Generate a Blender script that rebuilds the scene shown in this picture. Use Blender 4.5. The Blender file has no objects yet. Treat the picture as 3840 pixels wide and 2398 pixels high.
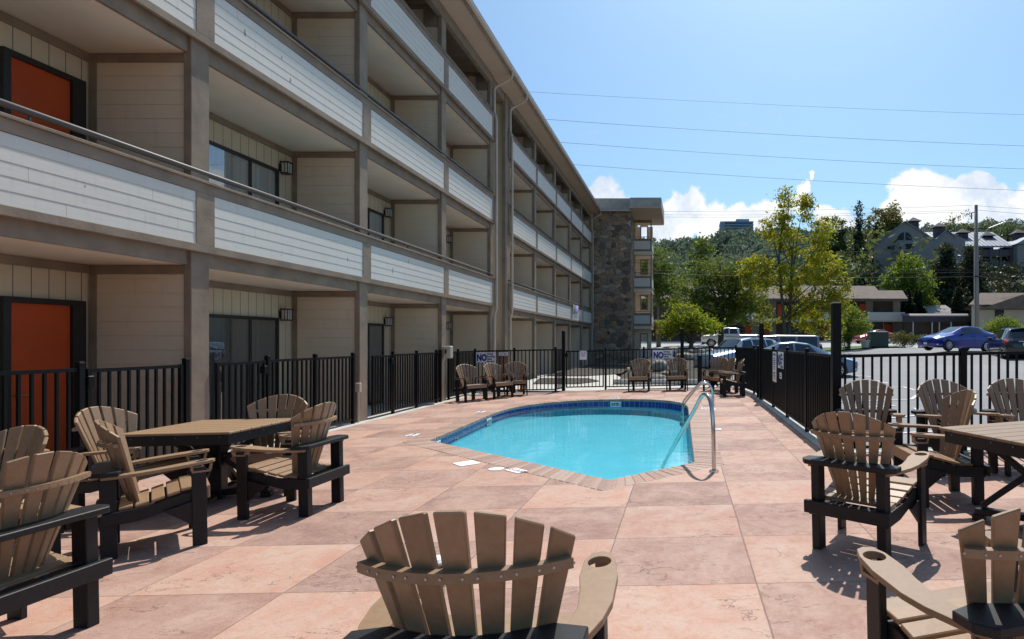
import bpy, bmesh, math, random
import numpy as np
from mathutils import Vector, Matrix, Euler
from mathutils.geometry import tessellate_polygon
random.seed(7); RNG = np.random.default_rng(7)
R = math.radians; PI = math.pi
sc = bpy.context.scene
COL = sc.collection
SLOPE = 0.02                     # the deck drains towards the building
SUN_EL, SUN_AZ = R(58), R(13)    # azimuth from +Y towards +X

# ------------------------------------------------------------------ materials
def nt(m):
    m.use_nodes = True
    return m.node_tree.nodes, m.node_tree.links
def new_mat(name):
    m = bpy.data.materials.new(name); n, l = nt(m)
    return m, n, l, n['Principled BSDF']
def texco(n, kind='Object'):
    return n.new('ShaderNodeTexCoord').outputs[kind]
def noise(n, l, vec, scale, detail=4, rough=.55, dist=0):
    t = n.new('ShaderNodeTexNoise'); t.inputs['Scale'].default_value = scale
    t.inputs['Detail'].default_value = detail; t.inputs['Roughness'].default_value = rough
    t.inputs['Distortion'].default_value = dist
    if vec is not None: l.new(vec, t.inputs['Vector'])
    return t
def mth(n, l, op, a, b=None, c=None, clamp=False):
    x = n.new('ShaderNodeMath'); x.operation = op; x.use_clamp = clamp
    for i, v in enumerate((a, b, c)):
        if v is None: continue
        if hasattr(v, 'links'): l.new(v, x.inputs[i])
        else: x.inputs[i].default_value = v
    return x.outputs[0]
def maprange(n, l, v, a, b, c=0., d=1., smooth=False):
    x = n.new('ShaderNodeMapRange'); l.new(v, x.inputs[0])
    if smooth: x.interpolation_type = 'SMOOTHSTEP'
    for i, q in zip((1, 2, 3, 4), (a, b, c, d)): x.inputs[i].default_value = q
    return x.outputs[0]
def mixc(n, l, f, a, b, mode='MIX'):
    x = n.new('ShaderNodeMix'); x.data_type = 'RGBA'; x.blend_type = mode
    for i, v in ((0, f), (6, a), (7, b)):
        if hasattr(v, 'links'): l.new(v, x.inputs[i])
        elif i == 0: x.inputs[0].default_value = v
        else: x.inputs[i].default_value = (*v[:3], 1)
    return x.outputs[2]
def bump(n, l, h, strength, dist, bsdf):
    b = n.new('ShaderNodeBump'); b.inputs['Strength'].default_value = strength
    b.inputs['Distance'].default_value = dist; l.new(h, b.inputs['Height'])
    l.new(b.outputs[0], bsdf.inputs['Normal'])
def mapping(n, l, vec, sc_):
    m = n.new('ShaderNodeMapping'); m.inputs['Scale'].default_value = sc_
    l.new(vec, m.inputs['Vector']); return m.outputs[0]
def simple(name, col, rough=.6, var=.12, scale=6, bmp=0., bscale=60, metal=0., stretch=None, spec=.5, coat=0., tint=None, co='Object'):
    m, n, l, b = new_mat(name)
    v = texco(n, co)
    if stretch: v = mapping(n, l, v, stretch)
    t = noise(n, l, v, scale, 5, .6)
    lo = tuple(c*(1-var) for c in col); hi = tuple(min(1, c*(1+var)) for c in col)
    if tint: hi = tint
    f = maprange(n, l, t.outputs[0], .3, .7)
    l.new(mixc(n, l, f, lo, hi), b.inputs['Base Color'])
    b.inputs['Roughness'].default_value = rough; b.inputs['Metallic'].default_value = metal
    b.inputs['Specular IOR Level'].default_value = spec
    if coat: b.inputs['Coat Weight'].default_value = coat; b.inputs['Coat Roughness'].default_value = .04
    if bmp:
        t2 = noise(n, l, v, bscale, 4, .6); bump(n, l, t2.outputs[0], bmp, .01, b)
    return m
def leaf_mat(name, cols, trans=.45, rough=.5):
    """leaves: a colour per leaf clump, light passing through"""
    m, n, l, b = new_mat(name)
    g = n.new('ShaderNodeNewGeometry')
    r = n.new('ShaderNodeValToRGB'); e = r.color_ramp.elements
    while len(e) > 1: e.remove(e[-1])
    e[0].position = 0; e[0].color = (*cols[0], 1)
    for i, c in enumerate(cols[1:]):
        q = e.new((i+1)/(len(cols)-1)); q.color = (*c, 1)
    l.new(g.outputs['Random Per Island'], r.inputs[0])
    big = noise(n, l, texco(n), .35, 2)
    hs = n.new('ShaderNodeHueSaturation'); l.new(r.outputs[0], hs.inputs['Color'])
    l.new(maprange(n, l, big.outputs[0], .3, .7, .7, 1.25), hs.inputs['Value'])
    b.inputs['Roughness'].default_value = rough
    b.inputs['Specular IOR Level'].default_value = .25 if rough < .9 else .0
    l.new(hs.outputs[0], b.inputs['Base Color'])
    tr = n.new('ShaderNodeBsdfTranslucent')
    l.new(mixc(n, l, .25, hs.outputs[0], (.5, .5, .03)), tr.inputs['Color'])
    mx = n.new('ShaderNodeMixShader'); mx.inputs[0].default_value = trans
    l.new(b.outputs[0], mx.inputs[1]); l.new(tr.outputs[0], mx.inputs[2])
    l.new(mx.outputs[0], n['Material Output'].inputs['Surface'])
    return m
def glass_mat(name, tint=(.5, .55, .55), body=.0):
    m, n, l, b = new_mat(name)
    tr = n.new('ShaderNodeBsdfTransparent'); tr.inputs[0].default_value = (*tint, 1)
    gl = n.new('ShaderNodeBsdfGlossy'); gl.inputs['Roughness'].default_value = .01
    gl.inputs[0].default_value = (.9, .95, 1, 1)
    lw = n.new('ShaderNodeLayerWeight')
    f = mth(n, l, 'ADD', mth(n, l, 'MULTIPLY', mth(n, l, 'POWER', lw.outputs['Facing'], 4.), .9), .10, clamp=True)
    mx = n.new('ShaderNodeMixShader'); l.new(f, mx.inputs[0])
    l.new(tr.outputs[0], mx.inputs[1]); l.new(gl.outputs[0], mx.inputs[2])
    l.new(mx.outputs[0], n['Material Output'].inputs['Surface'])
    return m

def tan_mat():
    # each board slightly different in tone, fine fleck, faint scuffs
    m, n, l, b = new_mat('tan poly lumber')
    v = texco(n); oi = n.new('ShaderNodeObjectInfo')
    t = noise(n, l, v, 34, 5, .6); t2 = noise(n, l, v, 420, 2); t3 = noise(n, l, v, 3.5, 5, .7)
    c = mixc(n, l, maprange(n, l, t.outputs[0], .3, .7), (.262, .152, .078), (.31, .195, .108))
    c = mixc(n, l, maprange(n, l, t2.outputs[0], .5, .75, 0, .35), c, (.12, .075, .045))
    c = mixc(n, l, maprange(n, l, t3.outputs[0], .55, .8, 0, .35), c, (.36, .27, .19))
    hs = n.new('ShaderNodeHueSaturation'); l.new(c, hs.inputs['Color'])
    l.new(maprange(n, l, oi.outputs['Random'], 0, 1, .86, 1.12), hs.inputs['Value'])
    l.new(hs.outputs[0], b.inputs['Base Color'])
    b.inputs['Roughness'].default_value = .46; b.inputs['Specular IOR Level'].default_value = .55
    bump(n, l, t2.outputs[0], .12, .004, b)
    return m
M = {}
M['black_metal'] = simple('black metal', (.004, .004, .005), .45, .2, 4, spec=.2)
M['rail'] = simple('taupe metal rail', (.10, .085, .078), .5, .1, 4, spec=.35)
M['far_glass'] = simple('dark window glass', (.02, .024, .03), .25, .2, .5, spec=.15)
M['black_poly'] = simple('black poly lumber', (.009, .009, .0105), .5, .3, 40, .12, 220, spec=.35)
M['tan_poly'] = tan_mat()
M['screw'] = simple('screw metal', (.4, .4, .42), .35, .1, 10, metal=.9)
M['steel'] = simple('polished steel', (.62, .6, .57), .14, .06, 8, metal=1.)
M['brown'] = simple('brown timber', (.25, .183, .13), .75, .22, 3, .35, 30, stretch=(1, 1, 1))
M['beige'] = simple('beige siding', (.69, .55, .40), .75, .1, 2, .15, 60)
M['beige_board'] = None
M['white_siding'] = None
M['ceiling'] = simple('ceiling paint', (.74, .63, .51), .8, .06, 1.5)
M['red_door'] = simple('red door paint', (.50, .072, .014), .55, .1, 2, spec=.3)
M['dark_frame'] = simple('dark bronze frame', (.016, .015, .014), .4, .15, 5)
M['gutter'] = simple('tan gutter', (.55, .44, .35), .45, .1, 2)
M['soffit'] = simple('soffit paint', (.52, .40, .30), .75, .06, 1)
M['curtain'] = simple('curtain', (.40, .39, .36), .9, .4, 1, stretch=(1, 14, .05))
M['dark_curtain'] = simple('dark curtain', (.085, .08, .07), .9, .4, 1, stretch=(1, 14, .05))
M['glass'] = glass_mat('window glass', (.97, .985, .985))
M['white_paint'] = simple('white paint', (.78, .78, .76), .5, .05, 6)
M['sign_white'] = simple('sign white', (.84, .84, .88), .5, .03, 6)
M['sign_blue'] = simple('sign blue lettering', (.02, .02, .22), .5, .05, 6)
M['sign_red'] = simple('sign red lettering', (.45, .04, .04), .5, .05, 6)
M['sign_dark'] = simple('dark lettering', (.03, .03, .035), .5, .05, 6)
M['concrete'] = simple('pale concrete', (.48, .46, .42), .8, .15, 3, .25, 40)
M['mulch'] = simple('mulch', (.05, .042, .034), .95, .6, 9, 1., 30)
M['rock'] = simple('boulder', (.30, .27, .22), .9, .35, 3, .6, 12)
M['roof_brown'] = simple('brown shingle roof', (.125, .09, .07), .9, .25, 1.5, .3, 8)
M['roof_grey'] = simple('grey shingle', (.38, .34, .29), .9, .2, 2, .3, 12)
M['bark'] = simple('bark', (.10, .085, .065), .9, .35, 4, .6, 12, stretch=(1, 1, .3))
M['plastic_beige'] = simple('beige plastic box', (.46, .44, .35), .5, .08, 4)
M['orange'] = simple('orange plastic', (.75, .2, .02), .5, .1, 4)
M['grass'] = simple('grass', (.06, .11, .022), .95, .4, 1.2, .5, 20)
M['tyre'] = simple('tyre rubber', (.012, .012, .012), .8, .2, 10)
M['rim'] = simple('alloy rim', (.55, .55, .56), .3, .06, 10, metal=.8)
M['car_glass'] = simple('car glass', (.012, .018, .025), .06, .1, 2, spec=.8)
M['lamp_clear'] = simple('headlight lens', (.75, .77, .8), .1, .1, 8, spec=.8)
M['lamp_red'] = simple('tail light lens', (.5, .01, .01), .15, .1, 8, spec=.8)
M['wire'] = simple('wire', (.05, .05, .055), .6, .1, 3)
M['pole_wood'] = simple('weathered pole timber', (.26, .22, .18), .9, .25, 2, .4, 20, stretch=(4, 4, .2))
M['dark_trim'] = simple('dark plastic trim', (.02, .02, .022), .55, .1, 5)

def make_siding(name, col, streak, joints=False):
    m, n, l, b = new_mat(name)
    v = texco(n)
    t = noise(n, l, mapping(n, l, v, (1, .35, 9)), 6, 6, .65)
    t2 = noise(n, l, mapping(n, l, v, (3, 3, .5)), 5, 4)
    f = mth(n, l, 'MULTIPLY', maprange(n, l, t.outputs[0], .35, .75), streak)
    c = mixc(n, l, f, col, tuple(q*.72 for q in col))
    f2 = mth(n, l, 'MULTIPLY', maprange(n, l, t2.outputs[0], .55, .8), .3)
    c = mixc(n, l, f2, c, tuple(q*.6 for q in col))
    if joints:
        # staggered butt joints, a few missing flakes and rusty nail runs
        s = n.new('ShaderNodeSeparateXYZ'); l.new(v, s.inputs[0])
        zr = mth(n, l, 'FLOORED_MODULO', mth(n, l, 'SUBTRACT', s.outputs[2], 2.801), 2.82)
        row = mth(n, l, 'FLOOR', mth(n, l, 'DIVIDE', zr, .1396))
        fr = mth(n, l, 'FRACT', mth(n, l, 'DIVIDE', mth(n, l, 'ADD', s.outputs[1], mth(n, l, 'MULTIPLY', row, 1.73)), 3.1))
        jt = mth(n, l, 'MULTIPLY', mth(n, l, 'LESS_THAN', fr, .0022), .55)
        c = mixc(n, l, jt, c, tuple(q*.3 for q in col))
        ch = noise(n, l, mapping(n, l, v, (1, 1, .45)), 9, 2, .4)
        c = mixc(n, l, maprange(n, l, ch.outputs[0], .735, .75, 0, .75), c, (.16, .13, .11))
    l.new(c, b.inputs['Base Color']); b.inputs['Roughness'].default_value = .6
    bump(n, l, t.outputs[0], .25, .004, b)
    return m
M['white_siding'] = make_siding('white lap siding', (.69, .64, .565), .3, True)
M['beige_lap'] = make_siding('beige lap siding', (.71, .565, .41), .25)
def make_grooved():
    m, n, l, b = new_mat('beige grooved board')
    v = texco(n); s = n.new('ShaderNodeSeparateXYZ'); l.new(v, s.inputs[0])
    q = mth(n, l, 'FRACT', mth(n, l, 'MULTIPLY', s.outputs[1], 5.0))
    g = mth(n, l, 'LESS_THAN', q, .05)
    t = noise(n, l, v, 5, 5)
    c = mixc(n, l, t.outputs[0], (.56, .46, .32), (.64, .54, .39))
    l.new(mixc(n, l, g, c, (.12, .10, .07)), b.inputs['Base Color'])
    b.inputs['Roughness'].default_value = .8
    bump(n, l, mth(n, l, 'SUBTRACT', 1., g), .5, .006, b)
    return m
M['beige_board'] = make_grooved()

def make_deck():
    m, n, l, b = new_mat('stamped coloured concrete')
    v = texco(n); s = n.new('ShaderNodeSeparateXYZ')
    wob = noise(n, l, v, 2.5, 3)
    wv = n.new('ShaderNodeVectorMath'); wv.operation = 'MULTIPLY_ADD'
    l.new(wob.outputs['Color'], wv.inputs[0]); wv.inputs[1].default_value = (.014, .014, 0); l.new(v, wv.inputs[2])
    l.new(wv.outputs[0], s.inputs[0])
    ux = mth(n, l, 'DIVIDE', mth(n, l, 'SUBTRACT', s.outputs[0], .460), .972)
    uy = mth(n, l, 'DIVIDE', mth(n, l, 'SUBTRACT', s.outputs[1], 3.656), .885)
    ix, iy = mth(n, l, 'FLOOR', ux), mth(n, l, 'FLOOR', uy)
    fx, fy = mth(n, l, 'FRACT', ux), mth(n, l, 'FRACT', uy)
    par = mth(n, l, 'FLOORED_MODULO', mth(n, l, 'ADD', ix, iy), 2)
    cx = n.new('ShaderNodeCombineXYZ'); l.new(ix, cx.inputs[0]); l.new(iy, cx.inputs[1])
    wn = n.new('ShaderNodeTexWhiteNoise'); wn.noise_dimensions = '3D'; l.new(cx.outputs[0], wn.inputs['Vector'])
    # each tile gets its own offset of the mottling
    ov = n.new('ShaderNodeVectorMath'); ov.operation = 'MULTIPLY_ADD'
    l.new(wn.outputs['Color'], ov.inputs[0]); ov.inputs[1].default_value = (9, 9, 9); l.new(v, ov.inputs[2])
    n1 = noise(n, l, ov.outputs[0], 2.2, 6, .65, .6)
    n2 = noise(n, l, ov.outputs[0], 9, 6, .7, .4)
    n3 = noise(n, l, v, 150, 2, .5)
    light = mixc(n, l, maprange(n, l, n1.outputs[0], .36, .62), (.475, .245, .175), (.49, .335, .26))
    light = mixc(n, l, maprange(n, l, n2.outputs[0], .5, .75, 0, .55), light, (.45, .18, .09))
    dark = mixc(n, l, maprange(n, l, n1.outputs[0], .36, .62), (.215, .112, .088), (.39, .235, .185))
    dark = mixc(n, l, maprange(n, l, n2.outputs[0], .48, .75, 0, .6), dark, (.15, .082, .07))
    pf = mth(n, l, 'ADD', mth(n, l, 'MULTIPLY', par, .56), mth(n, l, 'MULTIPLY', wn.outputs[0], .40))
    c = mixc(n, l, pf, light, dark)
    # worn pale patches and speckle
    n4 = noise(n, l, v, .9, 5, .6)
    c = mixc(n, l, maprange(n, l, n4.outputs[0], .52, .75, 0, .45), c, (.40, .28, .23))
    c = mixc(n, l, maprange(n, l, n3.outputs[0], .3, .75, 0, .16), c, (.62, .50, .43))
    n6 = noise(n, l, ov.outputs[0], 26, 5, .7, .8)
    c = mixc(n, l, maprange(n, l, n6.outputs[0], .54, .72, 0, .38), c, (.22, .12, .09))
    c = mixc(n, l, maprange(n, l, n6.outputs[0], .46, .30, 0, .30), c, (.52, .38, .31))
    # joints
    ex = mth(n, l, 'MINIMUM', fx, mth(n, l, 'SUBTRACT', 1., fx))
    ey = mth(n, l, 'MINIMUM', fy, mth(n, l, 'SUBTRACT', 1., fy))
    e = mth(n, l, 'MINIMUM', ex, ey)
    joint = maprange(n, l, e, .002, .0065, 1, 0)
    # stamped cracks: contour of a stretched noise, broken up by another
    cn = noise(n, l, mapping(n, l, ov.outputs[0], (1, 2.3, 1)), 1.25, 7, .58, .25)
    cr = maprange(n, l, mth(n, l, 'ABSOLUTE', mth(n, l, 'SUBTRACT', cn.outputs[0], .52)), .0016, .0045, 1, 0)
    msk = noise(n, l, v, 1.7, 2)
    cr = mth(n, l, 'MULTIPLY', cr, maprange(n, l, msk.outputs[0], .48, .56))
    jj = mth(n, l, 'MAXIMUM', mth(n, l, 'MULTIPLY', joint, .55), mth(n, l, 'MULTIPLY', cr, .62))
    c = mixc(n, l, jj, c, (.10, .06, .05))
    l.new(c, b.inputs['Base Color'])
    l.new(maprange(n, l, n2.outputs[0], .3, .7, .5, .75), b.inputs['Roughness']); b.inputs['Specular IOR Level'].default_value = .3
    h = mth(n, l, 'ADD', mth(n, l, 'MULTIPLY', n2.outputs[0], 1.1), mth(n, l, 'MULTIPLY', n3.outputs[0], .22))
    h = mth(n, l, 'ADD', h, mth(n, l, 'MULTIPLY', noise(n, l, v, 28, 4).outputs[0], .5))
    h = mth(n, l, 'SUBTRACT', h, mth(n, l, 'MULTIPLY', mth(n, l, 'MAXIMUM', joint, cr), .6))
    bump(n, l, h, .5, .012, b)
    return m
M['deck'] = make_deck()

def make_coping():
    m, n, l, b = new_mat('coping brick')
    g = n.new('ShaderNodeNewGeometry'); v = texco(n)
    r = n.new('ShaderNodeValToRGB'); e = r.color_ramp.elements
    e[0].color = (.25, .13, .095, 1); e[1].color = (.38, .26, .205, 1)
    q = e.new(.5); q.color = (.34, .185, .125, 1)
    l.new(g.outputs['Random Per Island'], r.inputs[0])
    t = noise(n, l, v, 18, 5, .6)
    l.new(mixc(n, l, maprange(n, l, t.outputs[0], .3, .8, 0, .4), r.outputs[0], (.5, .38, .32)), b.inputs['Base Color'])
    b.inputs['Roughness'].default_value = .6
    bump(n, l, t.outputs[0], .3, .006, b)
    return m
M['coping'] = make_coping()
M['mortar'] = simple('pale mortar', (.37, .31, .27), .9, .12, 20, .2, 60)
def make_tile():
    m, n, l, b = new_mat('blue waterline tile')
    g = n.new('ShaderNodeNewGeometry')
    r = n.new('ShaderNodeValToRGB'); e = r.color_ramp.elements
    e[0].color = (.012, .016, .17, 1); e[1].color = (.022, .05, .30, 1)
    l.new(g.outputs['Random Per Island'], r.inputs[0]); l.new(r.outputs[0], b.inputs['Base Color'])
    b.inputs['Roughness'].default_value = .15
    return m
M['blue_tile'] = make_tile()
M['grout'] = simple('pale grout', (.30, .42, .52), .7, .1, 20)
M['plaster'] = simple('pool plaster', (.235, .53, .64), .7, .06, 2)
def make_water():
    m, n, l, b = new_mat('pool water surface')
    v = texco(n)
    t = noise(n, l, mapping(n, l, v, (1, .7, 1)), 2.2, 4, .5, .3)
    t2 = noise(n, l, v, 7, 3, .5, .2)
    h = mth(n, l, 'ADD', t.outputs[0], mth(n, l, 'MULTIPLY', t2.outputs[0], .22))
    bp = n.new('ShaderNodeBump'); bp.inputs['Strength'].default_value = .10; bp.inputs['Distance'].default_value = .05
    l.new(h, bp.inputs['Height'])
    tr = n.new('ShaderNodeBsdfTransparent'); tr.inputs[0].default_value = (.60, .93, .97, 1)
    gl = n.new('ShaderNodeBsdfGlossy'); gl.inputs['Roughness'].default_value = .0; l.new(bp.outputs[0], gl.inputs['Normal'])
    fr = n.new('ShaderNodeFresnel'); fr.inputs[0].default_value = 1.33; l.new(bp.outputs[0], fr.inputs['Normal'])
    mx = n.new('ShaderNodeMixShader'); l.new(fr.outputs[0], mx.inputs[0])
    l.new(tr.outputs[0], mx.inputs[1]); l.new(gl.outputs[0], mx.inputs[2])
    l.new(mx.outputs[0], n['Material Output'].inputs['Surface'])
    return m
M['water'] = make_water()
def make_asphalt():
    m, n, l, b = new_mat('weathered asphalt')
    v = texco(n)
    a = noise(n, l, v, .12, 5, .6); f = noise(n, l, v, 60, 3)
    c = mixc(n, l, maprange(n, l, a.outputs[0], .35, .68), (.17, .17, .175), (.235, .232, .232))
    c = mixc(n, l, maprange(n, l, f.outputs[0], .35, .7, 0, .3), c, (.30, .30, .30))
    cr = noise(n, l, mapping(n, l, v, (1, .4, 1)), .35, 6, .55, .3)
    k = maprange(n, l, mth(n, l, 'ABSOLUTE', mth(n, l, 'SUBTRACT', cr.outputs[0], .5)), .0006, .002, .5, 0)
    l.new(mixc(n, l, k, c, (.06, .06, .06)), b.inputs['Base Color'])
    b.inputs['Roughness'].default_value = .85
    bump(n, l, f.outputs[0], .3, .01, b)
    return m
M['asphalt'] = make_asphalt()
def make_stone():
    m, n, l, b = new_mat('rubble stone veneer')
    v = texco(n); d = noise(n, l, v, 1.6, 3)
    wv = n.new('ShaderNodeVectorMath'); wv.operation = 'MULTIPLY_ADD'
    l.new(d.outputs['Color'], wv.inputs[0]); wv.inputs[1].default_value = (.5, .5, .5); l.new(mapping(n, l, v, (1, 1, 1.35)), wv.inputs[2])
    vo = n.new('ShaderNodeTexVoronoi'); vo.inputs['Scale'].default_value = 2.3; l.new(wv.outputs[0], vo.inputs['Vector'])
    ve = n.new('ShaderNodeTexVoronoi'); ve.feature = 'DISTANCE_TO_EDGE'; ve.inputs['Scale'].default_value = 2.3; l.new(wv.outputs[0], ve.inputs['Vector'])
    s = n.new('ShaderNodeSeparateColor'); l.new(vo.outputs['Color'], s.inputs[0])
    r = n.new('ShaderNodeValToRGB'); e = r.color_ramp.elements
    e[0].color = (.12, .088, .06, 1); e[1].color = (.56, .44, .31, 1)
    for p, c in ((.3, (.29, .21, .14)), (.5, (.42, .29, .17)), (.62, (.54, .26, .11)), (.72, (.27, .22, .175))):
        q = e.new(p); q.color = (*c, 1)
    l.new(s.outputs[0], r.inputs[0])
    t = noise(n, l, v, 9, 5)
    c = mixc(n, l, maprange(n, l, t.outputs[0], .3, .7, 0, .45), r.outputs[0], (.09, .08, .07))
    j = maprange(n, l, ve.outputs[0], .01, .045, .7, 0)
    l.new(mixc(n, l, j, c, (.11, .10, .09)), b.inputs['Base Color'])
    b.inputs['Roughness'].default_value = .85
    bump(n, l, maprange(n, l, ve.outputs[0], 0, .12), .8, .04, b)
    return m
M['stone'] = make_stone()
def make_metal_roof():
    m, n, l, b = new_mat('ribbed metal roof')
    b.inputs['Base Color'].default_value = (.24, .26, .30, 1); b.inputs['Roughness'].default_value = .6
    b.inputs['Metallic'].default_value = .3
    return m
M['metal_roof'] = make_metal_roof()
def paint(name, col, metal=.35, rough=.28):
    m, n, l, b = new_mat(name)
    t = noise(n, l, texco(n), 400, 2)
    l.new(mixc(n, l, t.outputs[0], tuple(c*.9 for c in col), tuple(min(1, c*1.1) for c in col)), b.inputs['Base Color'])
    b.inputs['Roughness'].default_value = rough; b.inputs['Metallic'].default_value = metal
    b.inputs['Coat Weight'].default_value = 1; b.inputs['Coat Roughness'].default_value = .04
    return m

# ------------------------------------------------------------------ objects
def tag(o, label=None, cat=None, group=None, kind=None):
    for k, v in (('label', label), ('category', cat), ('group', group), ('kind', kind)):
        if v: o[k] = v
    return o
def empty(name, label, cat, loc=(0, 0, 0), rz=0, group=None):
    o = bpy.data.objects.new(name, None); COL.objects.link(o)
    o.location = loc; o.rotation_euler = (0, 0, rz); o.empty_display_size = .1
    return tag(o, label, cat, group)
def copy_tree(o, parent=None):
    c = o.copy(); COL.objects.link(c); c.parent = parent
    for ch in list(o.children): copy_tree(ch, c)
    return c
def on_deck(o, x, y, rz):
    o.matrix_world = Matrix.Translation((x, y, SLOPE*x)) @ Matrix.Rotation(-math.atan(SLOPE), 4, 'Y') @ Matrix.Rotation(rz, 4, 'Z')
    return o

class MB:
    """collects shapes and links them as one mesh object"""
    def __init__(s): s.v = []; s.f = []
    def add(s, vs, fs):
        k = len(s.v); s.v += [tuple(p) for p in vs]; s.f += [tuple(i+k for i in f) for f in fs]; return s
    def box(s, a, b):
        (x0, y0, z0), (x1, y1, z1) = [(min(p, q), max(p, q)) for p, q in zip(a, b)] and (tuple(map(min, a, b)), tuple(map(max, a, b)))
        return s.add([(x0, y0, z0), (x1, y0, z0), (x1, y1, z0), (x0, y1, z0), (x0, y0, z1), (x1, y0, z1), (x1, y1, z1), (x0, y1, z1)],
                     [(0, 3, 2, 1), (4, 5, 6, 7), (0, 1, 5, 4), (1, 2, 6, 5), (2, 3, 7, 6), (3, 0, 4, 7)])
    def hexa(s, lo, hi):
        """two quads, bottom and top (each counter-clockwise from above)"""
        return s.add(list(lo)+list(hi), [(3, 2, 1, 0), (4, 5, 6, 7), (0, 1, 5, 4), (1, 2, 6, 5), (2, 3, 7, 6), (3, 0, 4, 7)])
    def bar(s, p, q, w, h, up=(0, 0, 1)):
        p, q = Vector(p), Vector(q); d = (q-p).normalized(); u = Vector(up)
        r = d.cross(u)
        if r.length < 1e-4: r = d.cross(Vector((0, 1, 0)))
        r.normalize(); u = r.cross(d).normalized()
        a = [p+r*(i*w/2)+u*(j*h/2) for i, j in ((-1, -1), (1, -1), (1, 1), (-1, 1))]
        b = [x+(q-p) for x in a]
        return s.add(a+b, [(0, 1, 2, 3), (7, 6, 5, 4), (0, 4, 5, 1), (1, 5, 6, 2), (2, 6, 7, 3), (3, 7, 4, 0)])
    def prism(s, poly, z0, z1, tf=None):
        """flat outline (x, y) between two heights; tf maps (x, y, z) to a point"""
        n = len(poly); tf = tf or (lambda x, y, z: (x, y, z))
        vs = [tf(x, y, z0) for x, y in poly]+[tf(x, y, z1) for x, y in poly]
        fs = [tuple(range(n-1, -1, -1)), tuple(range(n, 2*n))]
        fs += [(i, (i+1) % n, n+(i+1) % n, n+i) for i in range(n)]
        return s.add(vs, fs)
    def tube(s, path, r, n=8, cap=True):
        path = [Vector(p) for p in path]; m = len(path)
        rs = r if isinstance(r, (list, tuple)) else [r]*m
        vs = []; fs = []; prev = None
        for i, p in enumerate(path):
            d = (path[min(i+1, m-1)]-path[max(i-1, 0)]).normalized()
            if prev is None:
                a = d.orthogonal().normalized()
            else:
                a = (prev-d*prev.dot(d)); a = a.normalized() if a.length > 1e-6 else d.orthogonal().normalized()
            prev = a; b = d.cross(a)
            vs += [p+(a*math.cos(2*PI*k/n)+b*math.sin(2*PI*k/n))*rs[i] for k in range(n)]
        for i in range(m-1):
            for k in range(n):
                fs.append((i*n+k, i*n+(k+1) % n, (i+1)*n+(k+1) % n, (i+1)*n+k))
        if cap: fs += [tuple(range(n-1, -1, -1)), tuple(range((m-1)*n, m*n))]
        return s.add(vs, fs)
    def lathe(s, prof, c=(0, 0, 0), n=16, axis='z'):
        vs = []; fs = []
        for r, z in prof:
            for k in range(n):
                a = 2*PI*k/n; p = (r*math.cos(a), r*math.sin(a), z)
                if axis == 'y': p = (p[0], p[2], p[1])
                if axis == 'x': p = (p[2], p[0], p[1])
                vs.append((p[0]+c[0], p[1]+c[1], p[2]+c[2]))
        for i in range(len(prof)-1):
            for k in range(n): fs.append((i*n+k, i*n+(k+1) % n, (i+1)*n+(k+1) % n, (i+1)*n+k))
        fs += [tuple(range(n-1, -1, -1)), tuple(range((len(prof)-1)*n, len(prof)*n))]
        return s.add(vs, fs)
    def extrude(s, prof, a, b, axis='y'):
        """open profile of (u, z) points swept from a to b along y (u = x) or x (u = y)"""
        g = (lambda u, z, t: (u, t, z)) if axis == 'y' else (lambda u, z, t: (t, u, z))
        n = len(prof)
        return s.add([g(u, z, a) for u, z in prof]+[g(u, z, b) for u, z in prof], [(i, i+1, n+i+1, n+i) for i in range(n-1)])
    def build(s, name, mat, parent=None, smooth=False, bevel=0., seg=1, kind=None, fix=True, second=None):
        me = bpy.data.meshes.new(name); me.from_pydata(s.v, [], s.f); me.validate()
        if fix or bevel:
            bm = bmesh.new(); bm.from_mesh(me)
            if fix: bmesh.ops.recalc_face_normals(bm, faces=bm.faces)
            if bevel:
                ed = [e for e in bm.edges if len(e.link_faces) == 2 and e.calc_face_angle(0) > .6]
                bmesh.ops.bevel(bm, geom=ed, offset=bevel, segments=seg, affect='EDGES', profile=.5, clamp_overlap=True)
            bm.to_mesh(me); bm.free()
        if smooth:
            me.polygons.foreach_set('use_smooth', [True]*len(me.polygons))
        me.materials.append(mat)
        if second:
            me.materials.append(second[1]); k = len(me.polygons)-second[0]
            for p in me.polygons:
                if p.index >= k: p.material_index = 1
        o = bpy.data.objects.new(name, me); COL.objects.link(o)
        if parent is not None: o.parent = parent
        if kind: o['kind'] = kind
        return o
def arr_mesh(name, V, F, mat, parent=None, smooth=False, kind=None):
    """numpy verts (n,3) and quads (m,4)"""
    me = bpy.data.meshes.new(name); n, m = len(V), len(F); k = F.shape[1]
    me.vertices.add(n); me.vertices.foreach_set('co', np.asarray(V, np.float32).ravel())
    me.loops.add(m*k); me.loops.foreach_set('vertex_index', np.asarray(F, np.int32).ravel())
    me.polygons.add(m); me.polygons.foreach_set('loop_start', np.arange(0, m*k, k, dtype=np.int32))
    me.polygons.foreach_set('loop_total', np.full(m, k, np.int32))
    if smooth: me.polygons.foreach_set('use_smooth', np.ones(m, bool))
    me.update(calc_edges=True); me.validate()
    me.materials.append(mat)
    o = bpy.data.objects.new(name, me); COL.objects.link(o)
    if parent is not None: o.parent = parent
    if kind: o['kind'] = kind
    return o
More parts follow.
